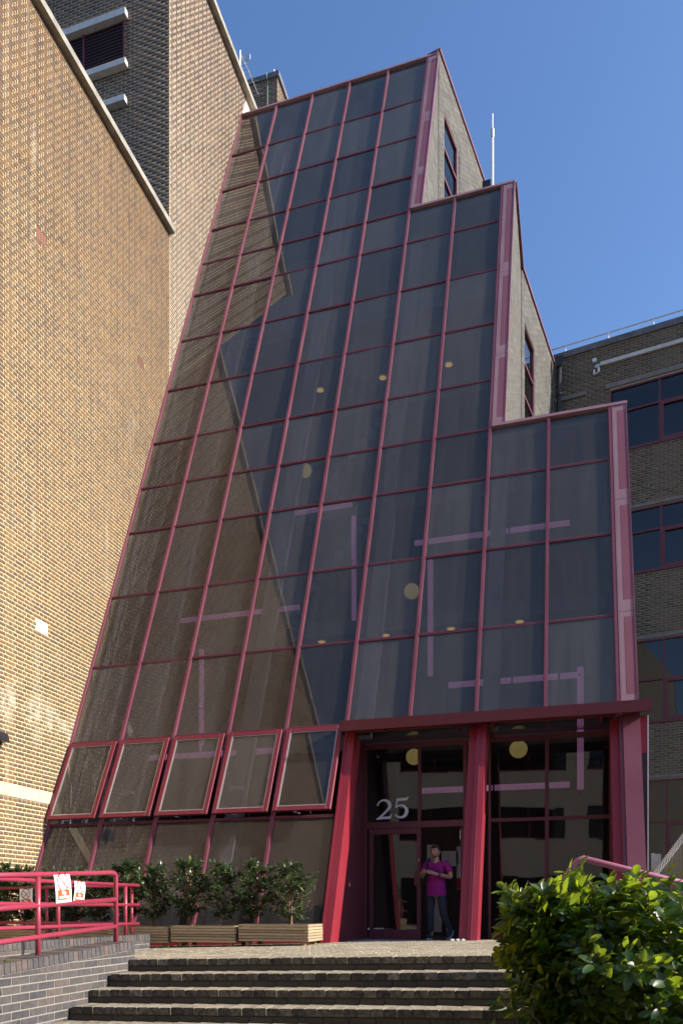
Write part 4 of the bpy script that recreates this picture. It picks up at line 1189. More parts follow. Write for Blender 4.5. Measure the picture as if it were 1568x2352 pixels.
# ------------------------------------------------------------------ no smoking signs
def sign(label, pfun, wfun, H, group, tie_top):
    """pfun(s, t): point on the sheet, s across 0..1, t down 0..1; wfun: outward direction"""
    t_ = thing('no_smoking_sign', label, 'sign', pfun(.5, .5), 0, group)
    n = 16
    def P(s, t, o=0.0): return pfun(s, t) + wfun(t)*o
    b = MB(); vs = []; fs = []
    for i in range(n+1):
        for s in (0, 1): vs.append(P(s, i/n, 0)); 
    for i in range(n+1):
        for s in (0, 1): vs.append(P(s, i/n, -.003))
    m = 2*(n+1)
    for i in range(n):
        fs.append((2*i, 2*i+2, 2*i+3, 2*i+1)); fs.append((m+2*i, m+2*i+1, m+2*i+3, m+2*i+2))
        fs.append((2*i, m+2*i, m+2*i+2, 2*i+2)); fs.append((2*i+1, 2*i+3, m+2*i+3, m+2*i+1))
    fs.append((0, 1, m+1, m)); fs.append((2*n, m+2*n, m+2*n+1, 2*n+1))
    b.add(vs, fs); b.build('sheet', M['white'], t_)
    # ring and bar
    asp = H/1.0
    def ring(mb, r0, r1, cs=.5, ct=.27, o=.0015):
        k = 28; vs = []; fs = []
        for i in range(k):
            a = 2*PI*i/k
            for r in (r0, r1): vs.append(P(cs+r*math.cos(a), ct+r*math.sin(a)/asp, o))
        for i in range(k): fs.append((2*i, 2*i+1, 2*((i+1) % k)+1, 2*((i+1) % k)))
        mb.add(vs, fs)
    def bar(mb, a, c, w, o=.002, nseg=6):
        a, c = Vector(a), Vector(c); d = (c-a); nn = Vector((-d.y, d.x)).normalized()*w/2
        vs = []; fs = []
        for i in range(nseg+1):
            p = a+d*i/nseg
            for sgn in (1, -1):
                q = p+nn*sgn; vs.append(P(.5+q.x, .27+q.y/asp, o))
        for i in range(nseg): fs.append((2*i, 2*i+2, 2*i+3, 2*i+1))
        mb.add(vs, fs)
    b = MB(); bar(b, (-.20, .02+.16), (.17, -.11), .022); bar(b, (-.16, .02+.21), (.21, -.06), .022); bar(b, (-.2, .18), (-.16, .23), .02); bar(b, (.17, -.11), (.21, -.06), .02)
    for i in range(5):
        bar(b, (-.30+.06*math.sin(i*1.6), -.06+.05*i), (-.30+.06*math.sin((i+1)*1.6), -.06+.05*(i+1)), .018, .002, 1)
    b.build('cigarette_symbol', M['black'], t_)
    b = MB(); ring(b, .305, .36); bar(b, (-.235, -.235), (.235, .235), .045, .0026); b.build('prohibition_ring', M['sign_red'], t_)
    b = MB(); vs = []; fs = []
    for i in range(9):
        t = .545+.355*i/8
        for s in (.13, .87): vs.append(P(s, t, .0015))
    for i in range(8): fs.append((2*i, 2*i+2, 2*i+3, 2*i+1))
    b.add(vs, fs); b.build('panel', M['sign_orange'], t_)
    for txt, ct, size in (('No', .645, .20), ('smoking', .79, .175)):
        cu = bpy.data.curves.new('lettering', 'FONT'); cu.body = txt; cu.size = size; cu.align_x = 'CENTER'; cu.align_y = 'CENTER'; cu.resolution_u = 2; cu.offset = .008
        tmp = bpy.data.objects.new('tmp', cu); COL.objects.link(tmp)
        dg = bpy.context.evaluated_depsgraph_get()
        me = bpy.data.meshes.new_from_object(tmp.evaluated_get(dg))
        bpy.data.objects.remove(tmp)
        bm_ = bmesh.new(); bm_.from_mesh(me); bmesh.ops.triangulate(bm_, faces=bm_.faces); bm_.to_mesh(me); bm_.free()
        for vtx in me.vertices:
            vtx.co = P(.5+vtx.co.x, ct-vtx.co.y/asp, .003)
        me.name = 'lettering'; me.materials.clear(); me.materials.append(M['white']); me.update()
        o = bpy.data.objects.new('lettering', me); put(o, t_)
    b = MB()
    for s in (.35, .68):
        p = P(s, .03, .004); b.tube([p, p+Vector(tie_top)*.5+wfun(0)*.012, p+Vector(tie_top)], .0035, 5)
    b.build('wire_tie', M['black'], t_)
WX = Vector((1, 0, 0))
def s1(s, t):
    v = 6.72+.26*s + (.0 if t < .45 else .045*((t-.45)/.55)**1.3); z = .885+.019*s-.285*t
    u = U1+.032+.022*math.sin(t*PI*1.05)
    return Vector((u, v, z))
sign('largest no smoking notice wired to the front red handrail', s1, lambda t: WX, 1.02, 'no smoking notices on the ramp rails', (-.02, .02, .06))
def s2(s, t):
    return Vector((U2+.030+.010*math.sin(t*5.0), 9.065+.24*s, .918-.008*s-.285*t))
sign('smaller looking no smoking notice behind the front handrail, right of the largest', s2, lambda t: WX, 1.12, 'no smoking notices on the ramp rails', (-.02, .02, .05))
def s3(s, t):
    return Vector((-8.71+.245*s+.018*t, 11.0-.032-.01*math.sin(t*3), .875+.01*s-.33*t))
sign('shaded no smoking notice on the farthest rail at the left edge', s3, lambda t: Vector((0, -1, 0)), 1.3, 'no smoking notices on the ramp rails', (.01, .02, .05))

# ------------------------------------------------------------------ timber planters
def planter_at(x, y, zb, w, d, label):
    t = thing('timber_planter', label, 'planter', (x, y, zb), 0, 'timber planters along the glass')
    h = .044; nrow = 6
    for i in range(nrow):
        z = zb+i*h; odd = i % 2
        rg = random.Random(i+int(x*100))
        for (x0, x1, y0, y1) in ((x, x+w, y, y+.055), (x, x+w, y+d-.055, y+d)):
            a = .056 if odd else 0
            b = MB(); j = rg.uniform(-.009, .009)
            b.box(x0+a, x1-a, y0+j, y1+j, z+.004, z+h-.004); b.build('slat', M['plank'], t)
        for (x0, x1) in ((x, x+.055), (x+w-.055, x+w)):
            a = 0 if odd else .056; j = rg.uniform(-.004, .004)
            b = MB(); b.box(x0+j, x1+j, y+a, y+d-a, z+.004, z+h-.004); b.build('slat', M['plank'], t)
    b = MB(); b.box(x+.05, x+w-.05, y+.05, y+d-.05, zb+.0, zb+.20); b.build('soil', M['soil'], t)
    b = MB()
    for (p, q) in ((x+.08, y+.08), (x+w-.14, y+.08), (x+.08, y+d-.14), (x+w-.14, y+d-.14)): b.box(p, p+.06, q, q+.06, zb-.07, zb+.0)
    b.build('foot', M['wood'], t)
    return t
planter_at(-4.78, 11.0, .048, 1.12, .72, 'timber planter nearest the entrance column')
planter_at(-5.93, 11.0, .02, 1.09, .72, 'timber planter in the middle, half shaded')
planter_at(-7.06, 11.0, .0, 1.07, .72, 'timber planter partly hidden by the end of the ramp wall')
planter_at(-8.20, 11.12, -.04, 1.07, .62, 'timber planter behind the red rails')
planter_at(-9.34, 11.12, -.08, 1.07, .62, 'timber planter in the corner against the brick wall')

# ------------------------------------------------------------------ shrubs in the planters
def leaf_geo(b, base, d, up, L_, w, fold=.25, droop=.15, n=3):
    """one leaf: a folded blade of 2 x n quads"""
    d = d.normalized(); side = d.cross(up)
    if side.length < 1e-3: side = d.cross(Vector((1, 0, 0)))
    side.normalize(); nn = side.cross(d).normalized()
    prof = {3: (.0, .85, .9, .0), 4: (.0, .72, 1.0, .92, .30)}[n] if n in (3, 4) else None
    vs = []
    for i in range(n+1):
        t = i/n
        c = base + d*L_*t - nn*droop*L_*t*t
        ww = w*prof[i]/2
        vs += [c - side*ww + nn*fold*ww, c, c + side*ww + nn*fold*ww]
    fs = []
    for i in range(n):
        for k in range(2):
            a = i*3+k
            fs.append((a, a+1, a+4, a+3))
    b.add(vs, fs)

def rand_dir(rg, zmin=-1, zmax=1):
    z = rg.uniform(zmin, zmax); a = rg.uniform(0, 2*PI); r = math.sqrt(max(0, 1-z*z))
    return Vector((r*math.cos(a), r*math.sin(a), z))

def shrub(seed, H, W_):
    rg = random.Random(seed)
    st = MB(); fo = MB()
    for k in range(3):
        a = rg.uniform(0, 6.28)
        pts = [(.02*math.cos(a), .02*math.sin(a), 0)]
        for i in range(1, 6):
            t = i/5
            pts.append((.05*math.cos(a+t*4)*t+rg.uniform(-.012, .012), .05*math.sin(a+t*4)*t+rg.uniform(-.012, .012), H*.85*t))
        st.tube(pts, [.018*(1-.7*i/5)+.004 for i in range(6)], 6)
    nb_ = 64
    for i in range(nb_):
        t = (i+rg.random())/nb_
        z0 = H*(.16+.78*t)
        prof = W_*(1.0 if t < .45 else 1.0-.62*(t-.45)/.55)*(.65+.5*rg.random())
        if t < .12: prof *= .55
        a = rg.uniform(0, 2*PI)
        d = Vector((math.cos(a), math.sin(a), rg.uniform(.05, .75)))
        p0 = Vector((rg.uniform(-.03, .03), rg.uniform(-.03, .03), z0))
        p1 = p0 + d*prof
        p1.z = min(p1.z, H*1.0)
        st.tube([p0, (p0+p1)/2+Vector((0, 0, .01)), p1], [.006, .004, .002], 4)
        for j in range(22):
            s = rg.uniform(.22, 1.05)
            q = p0.lerp(p1, s) + Vector((rg.uniform(-.03, .03), rg.uniform(-.03, .03), rg.uniform(-.03, .03)))
            dd = (d.normalized()*.8 + rand_dir(rg, -.6, .9)*.9)
            leaf_geo(fo, q, dd, Vector((rg.uniform(-.4, .4), rg.uniform(-.4, .4), 1)), rg.uniform(.065, .10), rg.uniform(.028, .042), .3, rg.uniform(.05, .4), 3)
    return st.mesh('stem', M['bark'], True), fo.mesh('foliage', M['ficus'], False)
SH = [shrub(41+i, 1.04, .38) for i in range(4)]
shrubs = [(-4.085, 'potted shrub standing nearest the entrance column'), (-4.66, 'second potted shrub from the entrance'), (-5.20, 'broadest potted shrub, over the right end of the middle planter'),
          (-5.82, 'potted shrub over the left end of the middle planter'), (-6.40, 'potted shrub over the gap at the end of the ramp wall'), (-6.92, 'potted shrub just left of the open rail ends'),
          (-7.42, 'potted shrub behind the smaller hanging notice'), (-7.95, 'potted shrub behind the largest hanging notice'), (-8.45, 'potted shrub behind the shaded notice'), (-8.95, 'potted shrub second from the brick wall'), (-9.32, 'potted shrub tight in the corner by the brick wall')]
rg = random.Random(77)
for i, (u, lab) in enumerate(shrubs):
    z0 = .20 if u > -7 else .14
    t = thing('potted_shrub', lab, 'shrub', (u, 11.38+rg.uniform(-.05, .05), z0), rg.uniform(0, 6.28), 'evergreen shrubs in the timber planters')
    k = 1.0+rg.uniform(-.05, .05); t.scale = (k*1.0, k*1.0, k*1.05)
    st, fo = SH[i % 4]
    o = bpy.data.objects.new('stem', st); put(o, t, True)
    o = bpy.data.objects.new('foliage', fo); o['kind'] = 'stuff'; put(o, t, True)
# weeds and scraps at the foot of things
def weed(p, n, label):
    t = thing('weed', label, 'weed', p, 0, None)
    b = MB(); r = random.Random(int(p[0]*100))
    for i in range(n): leaf_geo(b, Vector(p)+Vector((r.uniform(-.05, .05), r.uniform(-.03, .03), 0)), rand_dir(r, .2, .9), Vector((0, 0, 1)), r.uniform(.03, .06), .022, .2, .2, 3)
    b.build('leaf', M['weed'], t)['kind'] = 'stuff'
weed((-4.87, 5.95, z1f(5.95)), 9, 'small weed sprouting on the ramp wall coping at the left')
weed((-5.6, 10.93, gz(-5.6)), 14, 'low weeds at the foot of the middle planter')
weed((-5.95, 10.92, gz(-5.95)), 12, 'low weeds beside the end of the ramp wall')
weed((-3.85, 11.80, gz(-3.85)), 8, 'small weed at the foot of the left entrance column')
lit = thing('litter', 'crumpled pale paper scrap by the middle column foot', 'litter', (-1.62, 11.9, gz(-1.6)))
b = MB(); r = random.Random(4)
for i in range(7):
    p = Vector((-1.66+.045*i*.6+r.uniform(-.02, .02), 11.9+r.uniform(-.03, .03), gz(-1.6)))
    b.obox(p, (.03, .01, .01), (-.01, .025, .008), (.002, .0, .012+.01*r.random()))
b.build('scrap', M['white_metal'], lit)

# ------------------------------------------------------------------ laurel bush in the right foreground
bush = thing('laurel_bush', 'large glossy laurel bush in the right foreground, sunlit along its top', 'bush', (.95, 5.9, -1.08))
rg = random.Random(2024)
BC = Vector((.86, 5.85, -.33))
leaves = []          # (base, direction, up, length, width)
twig = MB()
RX, RY, RZ = 1.30, .80, 1.02
def spow(x, e): return math.copysign(abs(x)**e, x)
def bush_pt(d, k):
    r = 1.0 + .07*math.sin(4*math.atan2(d.y, d.x)+1.0+d.z*2) + .06*math.sin(5*d.z*2+3*d.x) + .05*math.sin(9*d.z+7*d.x)
    q = Vector((spow(d.x, .62)*RX, spow(d.y, .8)*RY, spow(d.z, .60)*RZ*.97))*(r*k*.97)
    if q.x < -.75: q.x += .10*math.exp(-((q.z-.32)/.20)**2)     # the hollow on the left flank
    return BC+q
def ros(p, ax, n, s):
    for k in range(n):
        a = 2*PI*k/n*1.0+rg.uniform(-.4, .4)
        t1 = ax.cross(Vector((.3, .2, 1))).normalized(); t2 = ax.cross(t1).normalized()
        out = t1*math.cos(a)+t2*math.sin(a)
        d = (ax*rg.uniform(.25, 1.0) + out*rg.uniform(.55, 1.0)).normalized()
        leaves.append((p+ax*rg.uniform(-.10, .02)*s+out*.01, d, (ax+out*-.3), rg.uniform(.075, .112)*s, rg.uniform(.040, .054)*s))
count = 0
while count < 3400:
    d = rand_dir(rg, -.8, 1.0)
    if d.y > .92: continue
    k = 1.0-.30*rg.random()**1.5
    p = bush_pt(d, k)
    if p.z < -1.0: continue
    ax = (Vector((d.x, d.y, d.z+.5)) + rand_dir(rg)*.5).normalized()
    ros(p, ax, rg.randint(6, 8), rg.uniform(.85, 1.15)); count += 1
    if rg.random() < .15:
        twig.tube([BC+(p-BC)*.55, p-ax*.08, p], [.008, .005, .003], 4)
for i in range(330):                 # the full left shoulder of the bush
    u = rg.uniform(-.40, .10); z = rg.uniform(.10, .66+.10*(u+.4))
    if z < .36: u = max(u, -.16-.5*abs(z-.2))
    p = Vector((u, rg.uniform(5.40, 6.1), z))
    ros(p, (Vector((-.5, -.3, .8))+rand_dir(rg)*.6).normalized(), rg.randint(6, 8), rg.uniform(.9, 1.1))
# shoots that stand proud of the outline
for (x, y, z) in ((-.40, 5.55, .70), (-.33, 5.6, .56), (.03, 5.75, .80), (.10, 5.7, .82), (.28, 5.8, .76), (.46, 5.75, .77), (.66, 5.7, .76), (.86, 5.7, .80), (-.20, 5.6, .62), (-.34, 5.3, .08), (-.40, 5.25, -.08), (-.44, 5.2, -.26), (-.40, 5.1, -.45), (-.05, 5.6, .70), (-.42, 5.5, .40)):
    p = Vector((x, y, z)); q = BC+(p-BC)*.80
    twig.tube([q-Vector((0, 0, .1)), (p+q)/2, p], [.007, .005, .003], 5)
    ax = ((p-q).normalized()+Vector((0, 0, .5))).normalized()
    ros(p, ax, 8, 1.1); ros(p-ax*.09, ax, 6, 1.05); ros(p-ax*.17, ax, 5, 1.0)
for i in range(9):
    a = rg.uniform(0, 6.28)
    twig.tube([(BC.x+.1*math.cos(a), BC.y+.1*math.sin(a), -1.08), (BC.x+.4*math.cos(a), BC.y+.35*math.sin(a), -.5), (BC.x+.75*math.cos(a), BC.y+.6*math.sin(a), .1)], [.035, .022, .012], 6)
twig.build('branch', M['bark'], bush, smooth=True)
def vis_key(L):
    p = L[0]+L[1]*L[3]*.5
    x, y, dd = proj(p)
    return dd + (0 if (0 < x < 1568 and 0 < y < 2352) else 99)
leaves.sort(key=vis_key)
rest = MB()
for i, (p, d, up, L_, w) in enumerate(leaves):
    upj = (up+rand_dir(rg)*.5).normalized()
    if i < 300:
        b = MB(); leaf_geo(b, p, d, upj, L_, w, .28, rg.uniform(.05, .35), 4); b.build('leaf', M['laurel'], bush, smooth=True)
    else: leaf_geo(rest, p, d, upj, L_, w, .28, rg.uniform(.05, .35), 4)
rest.build('foliage', M['laurel'], bush, smooth=True)['kind'] = 'stuff'
b = MB(); b.box(-.45, 4.2, 4.5, 7.3, -1.2, -.95); bed = b.build('planting_bed', M['soil']); struct(bed)

# ------------------------------------------------------------------ corrugated screen and steel post at the right edge
cs = thing('corrugated_screen', 'beige corrugated sheet screen with white ribbed sloping top edge at the far right', 'screen', (1.5, 11, 0))
n = 64; vs = []; fs = []
for i in range(n+1):
    u = 1.09+.62*i/n; zt = .985+(u-1.09)*1.40; wv = .018*math.cos(i*PI)
    for (o, z) in ((wv, -.5), (wv, zt), (wv+.012, zt), (wv+.012, -.5)): vs.append((u, 11+o, z))
for i in range(n):
    for k in range(4): fs.append((4*i+k, 4*i+(k+1) % 4, 4*i+4+(k+1) % 4, 4*i+4+k))
b = MB(); b.add(vs, fs); b.build('sheet', M['beige_render'], cs)
tm = MB(); tm.hexa([(-.0065, -.035, -.006), (.0035, -.035, -.006), (.0035, .09, .0), (-.0065, .09, .0), (-.0065, -.035, .010), (.0035, -.035, .010), (.0035, .09, .016), (-.0065, .09, .016)])
tm.tube([(0, -.033, 0), (.006, -.036, -.03), (.010, -.036, -.075)], [.006, .005, .004], 5)
tme = tm.mesh('rib', M['white'])
for i in range(36):
    u = 1.085+.0175*i; inst('rib', tme, cs, Matrix.Translation((u, 11-.02, .985+(u-1.09)*1.40+.004)))
sp_ = thing('steel_post', 'galvanised steel post with bolt plate beside the right column', 'post', (1.14, 11.3, 0))
b = MB(); b.box(1.105, 1.145, 11.25, 11.33, -.2, 1.29); b.build('upright', M['steel'], sp_)
b = MB(); b.box(1.146, 1.225, 11.26, 11.275, 1.08, 1.28); b.box(1.146, 1.16, 11.26, 11.275, .6, 1.0799); b.box(1.21, 1.225, 11.26, 11.275, .6, 1.0799); b.build('bolt_plate', M['steel'], sp_)
b = MB()
for (x, z) in ((1.16, 1.26), (1.212, 1.26), (1.16, 1.16), (1.212, 1.16)): b.tube([(x, 11.245, z), (x, 11.262, z)], .005, 6)
b.build('bolt', M['black'], sp_)
# ------------------------------------------------------------------ the man stepping out of the door
def flat(name, col, rough=.7, var=.1): return simple(name, col, rough, var=var, scale=14)
SK = flat('skin', (.56, .31, .20), .5, .08)
MAG = flat('magenta cotton', (.33, .012, .21), .85, .15)
DEN = flat('dark denim', (.035, .042, .060), .85, .35)
NAVY = flat('navy canvas', (.022, .03, .05), .8)
SOLE = flat('pale sole', (.5, .5, .48), .7)
HAIR = flat('short dark hair', (.055, .035, .022), .7, .3)
man = thing('person', 'man in a magenta t-shirt and dark jeans stepping out of the open door, hands together', 'person', (-2.33, 14.62, -.04), math.radians(-6))
man.scale = (1.088, 1.088, 1.088)
def skin_mesh(name, verts, edges, rad, mat, parent, sub=2, root=0):
    me = bpy.data.meshes.new(name); me.from_pydata(verts, edges, []); me.update()
    o = bpy.data.objects.new(name, me); COL.objects.link(o)
    md = o.modifiers.new('skin', 'SKIN'); md.use_smooth_shade = True; md.branch_smoothing = .4
    for i, r in enumerate(rad):
        sv = me.skin_vertices[0].data[i]
        sv.radius = r if isinstance(r, tuple) else (r, r)
        sv.use_root = (i == root)
    o.modifiers.new('sub', 'SUBSURF').levels = sub; o.modifiers['sub'].render_levels = sub
    dg = bpy.context.evaluated_depsgraph_get()
    m2 = bpy.data.meshes.new_from_object(o.evaluated_get(dg)); bpy.data.objects.remove(o)
    m2.name = name; m2.materials.clear(); m2.materials.append(mat)
    for p in m2.polygons: p.use_smooth = True
    return m2
# skeleton in the man's own space: x to his left is +x in the picture's right, he faces -y
J = dict(pel=(0, 0, .86), wai=(0, -.01, 1.00), che=(.005, -.01, 1.18), nec=(.005, .0, 1.385), hb=(.0, -.015, 1.46),
         sr=(-.165, 0, 1.335), er=(-.245, -.03, 1.08), wr=(-.20, -.25, 1.145), hr=(-.155, -.315, 1.165),
         sl=(.175, 0, 1.335), el=(.275, -.02, 1.07), wl=(.075, -.25, 1.125), hl=(-.02, -.305, 1.155),
         pr=(-.085, 0, .83), kr=(-.105, -.03, .455), ar=(-.10, .03, .08), tr=(-.105, -.11, .035),
         pl=(.085, 0, .83), kl=(.145, -.09, .47), al=(.21, .05, .17), tl=(.235, -.05, .085))
names = list(J); ix = {n: i for i, n in enumerate(names)}
E_ = [('pel', 'wai'), ('wai', 'che'), ('che', 'nec'), ('nec', 'hb'), ('che', 'sr'), ('sr', 'er'), ('er', 'wr'), ('wr', 'hr'), ('che', 'sl'), ('sl', 'el'), ('el', 'wl'), ('wl', 'hl'),
      ('pel', 'pr'), ('pr', 'kr'), ('kr', 'ar'), ('ar', 'tr'), ('pel', 'pl'), ('pl', 'kl'), ('kl', 'al'), ('al', 'tl')]
Rd = dict(pel=(.115, .085), wai=(.135, .095), che=(.14, .095), nec=.055, hb=.05, sr=.062, er=.040, wr=.028, hr=(.034, .020), sl=.062, el=.040, wl=.028, hl=(.034, .020),
          pr=.082, kr=.055, ar=.038, tr=.032, pl=.082, kl=.055, al=.038, tl=.032)
body = skin_mesh('body', [J[n] for n in names], [(ix[a], ix[c]) for a, c in E_], [Rd[n] for n in names], SK, None)
# fingers and head are joined into the same mesh
bm_ = bmesh.new(); bm_.from_mesh(body)
def join_mesh(me):
    bm_.from_mesh(me); bpy.data.meshes.remove(me)
def finger(pts, r):
    m = MB(); m.tube(pts, r, 6); join_mesh(m.mesh('f', SK, True))
for side, h, w_ in ((-1, Vector(J['hr']), Vector(J['wr'])), (1, Vector(J['hl']), Vector(J['wl']))):
    d = (h-w_).normalized(); inw = Vector((-side, 0, 0)); up = Vector((0, 0, 1))
    for k in range(4):
        b0 = h + up*(.024-.016*k) + d*.012
        L1 = (.038, .042, .039, .031)[k]
        p1 = b0+d*L1*.8; p2 = p1+(d*.35+inw*.55+up*-.12).normalized()*L1*.75; p3 = p2+(inw*.8-d*.4-up*.15).normalized()*L1*.5
        finger([b0-d*.02, p1, p2, p3], [.0095, .0088, .0078, .006])
    b0 = w_.lerp(h, .55)+inw*.018+up*.018
    finger([b0, b0+(d*.6+up*.5+inw*.5).normalized()*.034, b0+(d*.8+up*.25+inw*.7).normalized()*.062], [.012, .010, .007])
# head: an egg pushed and pulled into brow, nose, cheeks, jaw and ears; turned a little to his right
HC = Vector((-.008, -.03, 1.522))
hm = MB(); NU, NV = 32, 24
def head_pt(a, e):
    x, y, z = math.cos(e)*math.sin(a), -math.cos(e)*math.cos(a), math.sin(e)
    r = Vector((x*.078, y*.098, z*.118))
    front = max(0, -y)
    if z < -.1: r.x *= 1-.20*(-z); r.y *= 1-.10*(-z)
    if z > .3: r.y *= 1.02
    g = lambda cx, cz, sx, sz: math.exp(-((x-cx)/sx)**2-((z-cz)/sz)**2)*(1 if y < 0 else 0)
    r.y -= .026*g(0, -.16, .13, .20) + .012*g(0, .02, .10, .22)          # nose
    r.y += .014*(g(.36, .06, .17, .10)+g(-.36, .06, .17, .10))           # eye sockets
    r.y -= .009*g(0, .20, .6, .09)                                        # brow
    r.y -= .006*g(0, -.42, .26, .05) + .006*g(0, -.52, .24, .05)          # lips
    r.y += .005*g(0, -.475, .3, .025)
    r.y -= .012*g(0, -.78, .35, .16)                                      # chin
    return r
vs = []; fs = []
for j in range(NV+1):
    for i in range(NU): vs.append(head_pt(2*PI*i/NU, -PI/2+PI*j/NV))
for j in range(NV):
    for i in range(NU): fs.append((j*NU+i, j*NU+(i+1) % NU, (j+1)*NU+(i+1) % NU, (j+1)*NU+i))
RH = Matrix.Rotation(math.radians(-14), 4, 'Z') @ Matrix.Rotation(math.radians(4), 4, 'X')
place = lambda p: HC + (RH @ Vector(p))
hm.add([place(p) for p in vs], fs)
for sx in (-1, 1):
    ev = MB(); ev.sphere((0, 0, 0), 1, 8, 6, sc=(.011, .022, .032))
    hm.add([place(Vector(p)+Vector((sx*.079, .012, -.004))) for p in ev.v], ev.f)
join_mesh(hm.mesh('h', SK, True))
bmesh.ops.recalc_face_normals(bm_, faces=bm_.faces)
bm_.to_mesh(body); bm_.free()
for p in body.polygons: p.use_smooth = True
o = bpy.data.objects.new('body', body); put(o, man, True)
fe = MB()
for sx in (-1, 1):
    fe.sphere(place((sx*.030, -.083, .008)), .0085, 8, 6)
fe.build('eye', flat('eye', (.05, .04, .035), .3), man, smooth=True, local=True)
fe = MB()
for sx in (-1, 1): fe.tube([place((sx*.014, -.098, .026)), place((sx*.032, -.094, .031)), place((sx*.05, -.080, .024))], [.003, .005, .003], 5)
fe.build('eyebrow', HAIR, man, local=True)
fe = MB(); fe.tube([place((-.022, -.089, -.054)), place((0, -.098, -.056)), place((.022, -.089, -.054))], [.003, .0045, .003], 5)
fe.build('mouth', flat('lip', (.25, .09, .07), .5), man, local=True)
# hair: a close cap with a ragged edge
hb = MB(); vs = []; fs = []
for j in range(15):
    for i in range(NU):
        a = 2*PI*i/NU
        lim = .42 if math.cos(a) > .35 else (-.05 if math.cos(a) > -.1 else -.5)
        e0 = lim + (PI/2-lim)*j/14
        p = head_pt(a, e0); p = p*(1.045+.01*((i*7+j*3) % 3)) + Vector((0, .004, .006))
        vs.append(place(p))
for j in range(14):
    for i in range(NU): fs.append((j*NU+i, j*NU+(i+1) % NU, (j+1)*NU+(i+1) % NU, (j+1)*NU+i))
hb.add(vs, fs); hb.build('hair', HAIR, man, smooth=True, local=True)
st = MB()       # stubble on jaw and lip
vs = []; fs = []
for j in range(7):
    for i in range(13):
        a = math.radians(-66+132*i/12); e0 = -1.15+.52*j/6
        vs.append(place(head_pt(a, e0)*1.012))
for j in range(6):
    for i in range(12): fs.append((j*13+i, j*13+i+1, (j+1)*13+i+1, (j+1)*13+i))
st.add(vs, fs); st.build('stubble', flat('stubble', (.20, .11, .075), .8), man, smooth=True, local=True)
# t-shirt
T = dict(hem=(0, -.005, .86), wai=(0, -.012, 1.0), che=(.005, -.012, 1.19), col=(.005, .0, 1.372), sr=(-.165, 0, 1.335), cr=(-.222, -.02, 1.16), sl=(.175, 0, 1.335), cl=(.25, -.012, 1.14))
tn = list(T); tx = {n: i for i, n in enumerate(tn)}
me = skin_mesh('t_shirt', [T[n] for n in tn], [(tx[a], tx[c]) for a, c in (('hem', 'wai'), ('wai', 'che'), ('che', 'col'), ('che', 'sr'), ('sr', 'cr'), ('che', 'sl'), ('sl', 'cl'))],
               [(.150, .115), (.172, .130), (.168, .120), (.075, .068), .074, .068, .074, .068], MAG, None, root=1)
bt = bmesh.new(); bt.from_mesh(me)
tm_ = MB(); nn_ = 28; zs_ = [.755, .80, .87, .95, 1.02, 1.10]; rs_ = [(.176, .138), (.176, .138), (.172, .134), (.168, .130), (.166, .126), (.150, .112)]
tm_.add([(rx*math.cos(2*PI*i/nn_)*(1+.018*math.sin(5*2*PI*i/nn_+z*9)), -.008+ry*math.sin(2*PI*i/nn_)*(1+.02*math.sin(4*2*PI*i/nn_+z*14)), z) for z, (rx, ry) in zip(zs_, rs_) for i in range(nn_)],
        [(j*nn_+i, j*nn_+(i+1) % nn_, (j+1)*nn_+(i+1) % nn_, (j+1)*nn_+i) for j in range(5) for i in range(nn_)])
t2 = tm_.mesh('t', MAG, True); bt.from_mesh(t2); bpy.data.meshes.remove(t2); bt.to_mesh(me); bt.free()
for p in me.polygons: p.use_smooth = True
put(bpy.data.objects.new('t_shirt', me), man, True)
pr_ = MB(); pr_.sphere((-.01, -.125, 1.19), 1, 10, 6, sc=(.085, .008, .05)); pr_.build('shirt_print', flat('faded print', (.20, .012, .15), .9), man, smooth=True, local=True)
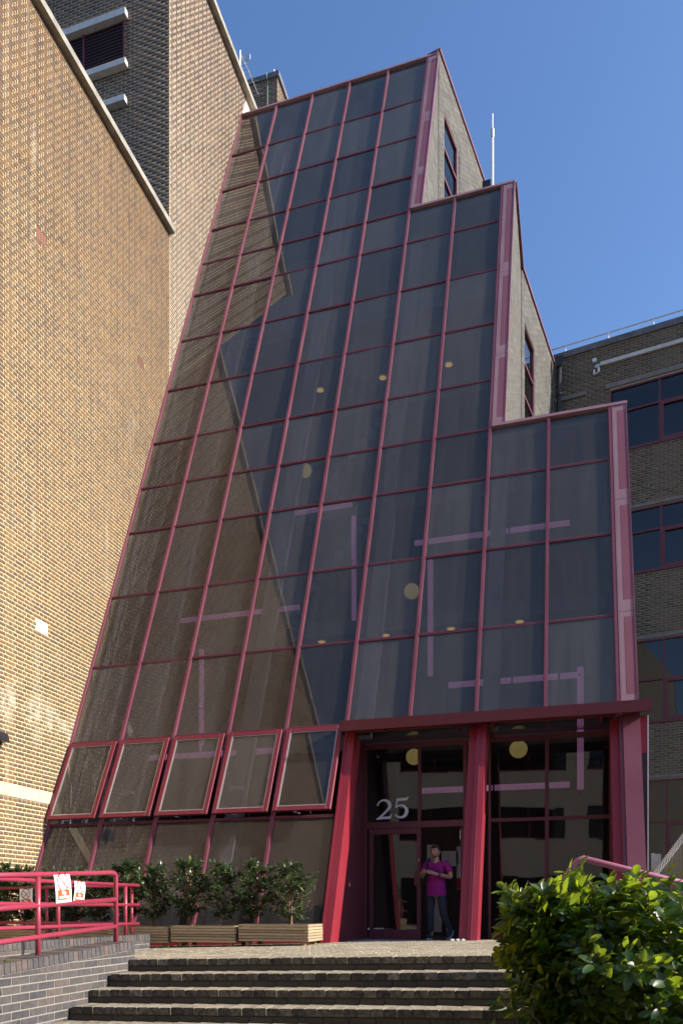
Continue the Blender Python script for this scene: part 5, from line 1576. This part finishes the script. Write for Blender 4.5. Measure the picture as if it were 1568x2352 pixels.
# jeans
Q = dict(pel=(0, 0, .85), pr=(-.085, 0, .81), kr=(-.105, -.028, .455), ar=(-.10, .025, .115), pl=(.085, 0, .81), kl=(.145, -.088, .47), al=(.208, .042, .20))
qn = list(Q); qx = {n: i for i, n in enumerate(qn)}
me = skin_mesh('jeans', [Q[n] for n in qn], [(qx[a], qx[c]) for a, c in (('pel', 'pr'), ('pr', 'kr'), ('kr', 'ar'), ('pel', 'pl'), ('pl', 'kl'), ('kl', 'al'))],
               [(.100, .080), .086, .073, .060, .086, .073, .060], DEN, None)
put(bpy.data.objects.new('jeans', me), man, True)
def shoe(c, rot):
    c = Vector(c); R_ = Matrix.Rotation(rot[1], 4, 'Z') @ Matrix.Rotation(rot[0], 4, 'X')
    u = MB(); u.sphere((0, 0, 0), 1, 14, 10, sc=(.048, .135, .052)); u2 = MB(); u2.sphere((0, .07, .04), 1, 12, 8, sc=(.042, .055, .05))
    m = MB(); m.add([c+R_@Vector((p[0], p[1], max(p[2], -.02))) for p in u.v], u.f); m.add([c+R_@Vector(p) for p in u2.v], u2.f)
    s = m.build('shoe', NAVY, man, smooth=True, local=True)
    k = MB(); n = 16
    ring = [Vector((.052*math.cos(2*PI*i/n), .138*math.sin(2*PI*i/n), -.042)) for i in range(n)]
    k.prism([c+R_@p for p in ring], R_ @ Vector((0, 0, .024))); kk = k.build('sole', SOLE, s, local=True)
shoe((-.108, -.06, .045), (0, .08))
shoe((.235, -.01, .12), (math.radians(38), -.15))
bs_ = MB(); bs_.tube([(-.10, .13, 1.02), (-.135, .10, 1.36), (-.130, .0, 1.415), (-.135, -.085, 1.35), (-.135, -.135, 1.2), (-.14, -.10, 1.02), (-.12, .10, .98)], .013, 6)
bs_.build('bag_strap', NAVY, man, smooth=True, local=True)
bp = MB(); bp.sphere((0, .19, 1.16), 1, 12, 8, sc=(.13, .08, .19)); bp.build('backpack', NAVY, man, smooth=True, local=True)
wt = MB(); w0, w1 = Vector(J['el']), Vector(J['wl']); c = w0.lerp(w1, .86); dd = (w1-w0).normalized()
wt.tube([c-dd*.012, c+dd*.012], .034, 12); wt.build('wristwatch', NAVY, man, local=True)
cg = MB(); cg.tube([(-.10, -.335, 1.178), (-.055, -.345, 1.172)], .0045, 6); cg.build('cigarette', flat('cigarette paper', (.7, .62, .4), .8), man, local=True)
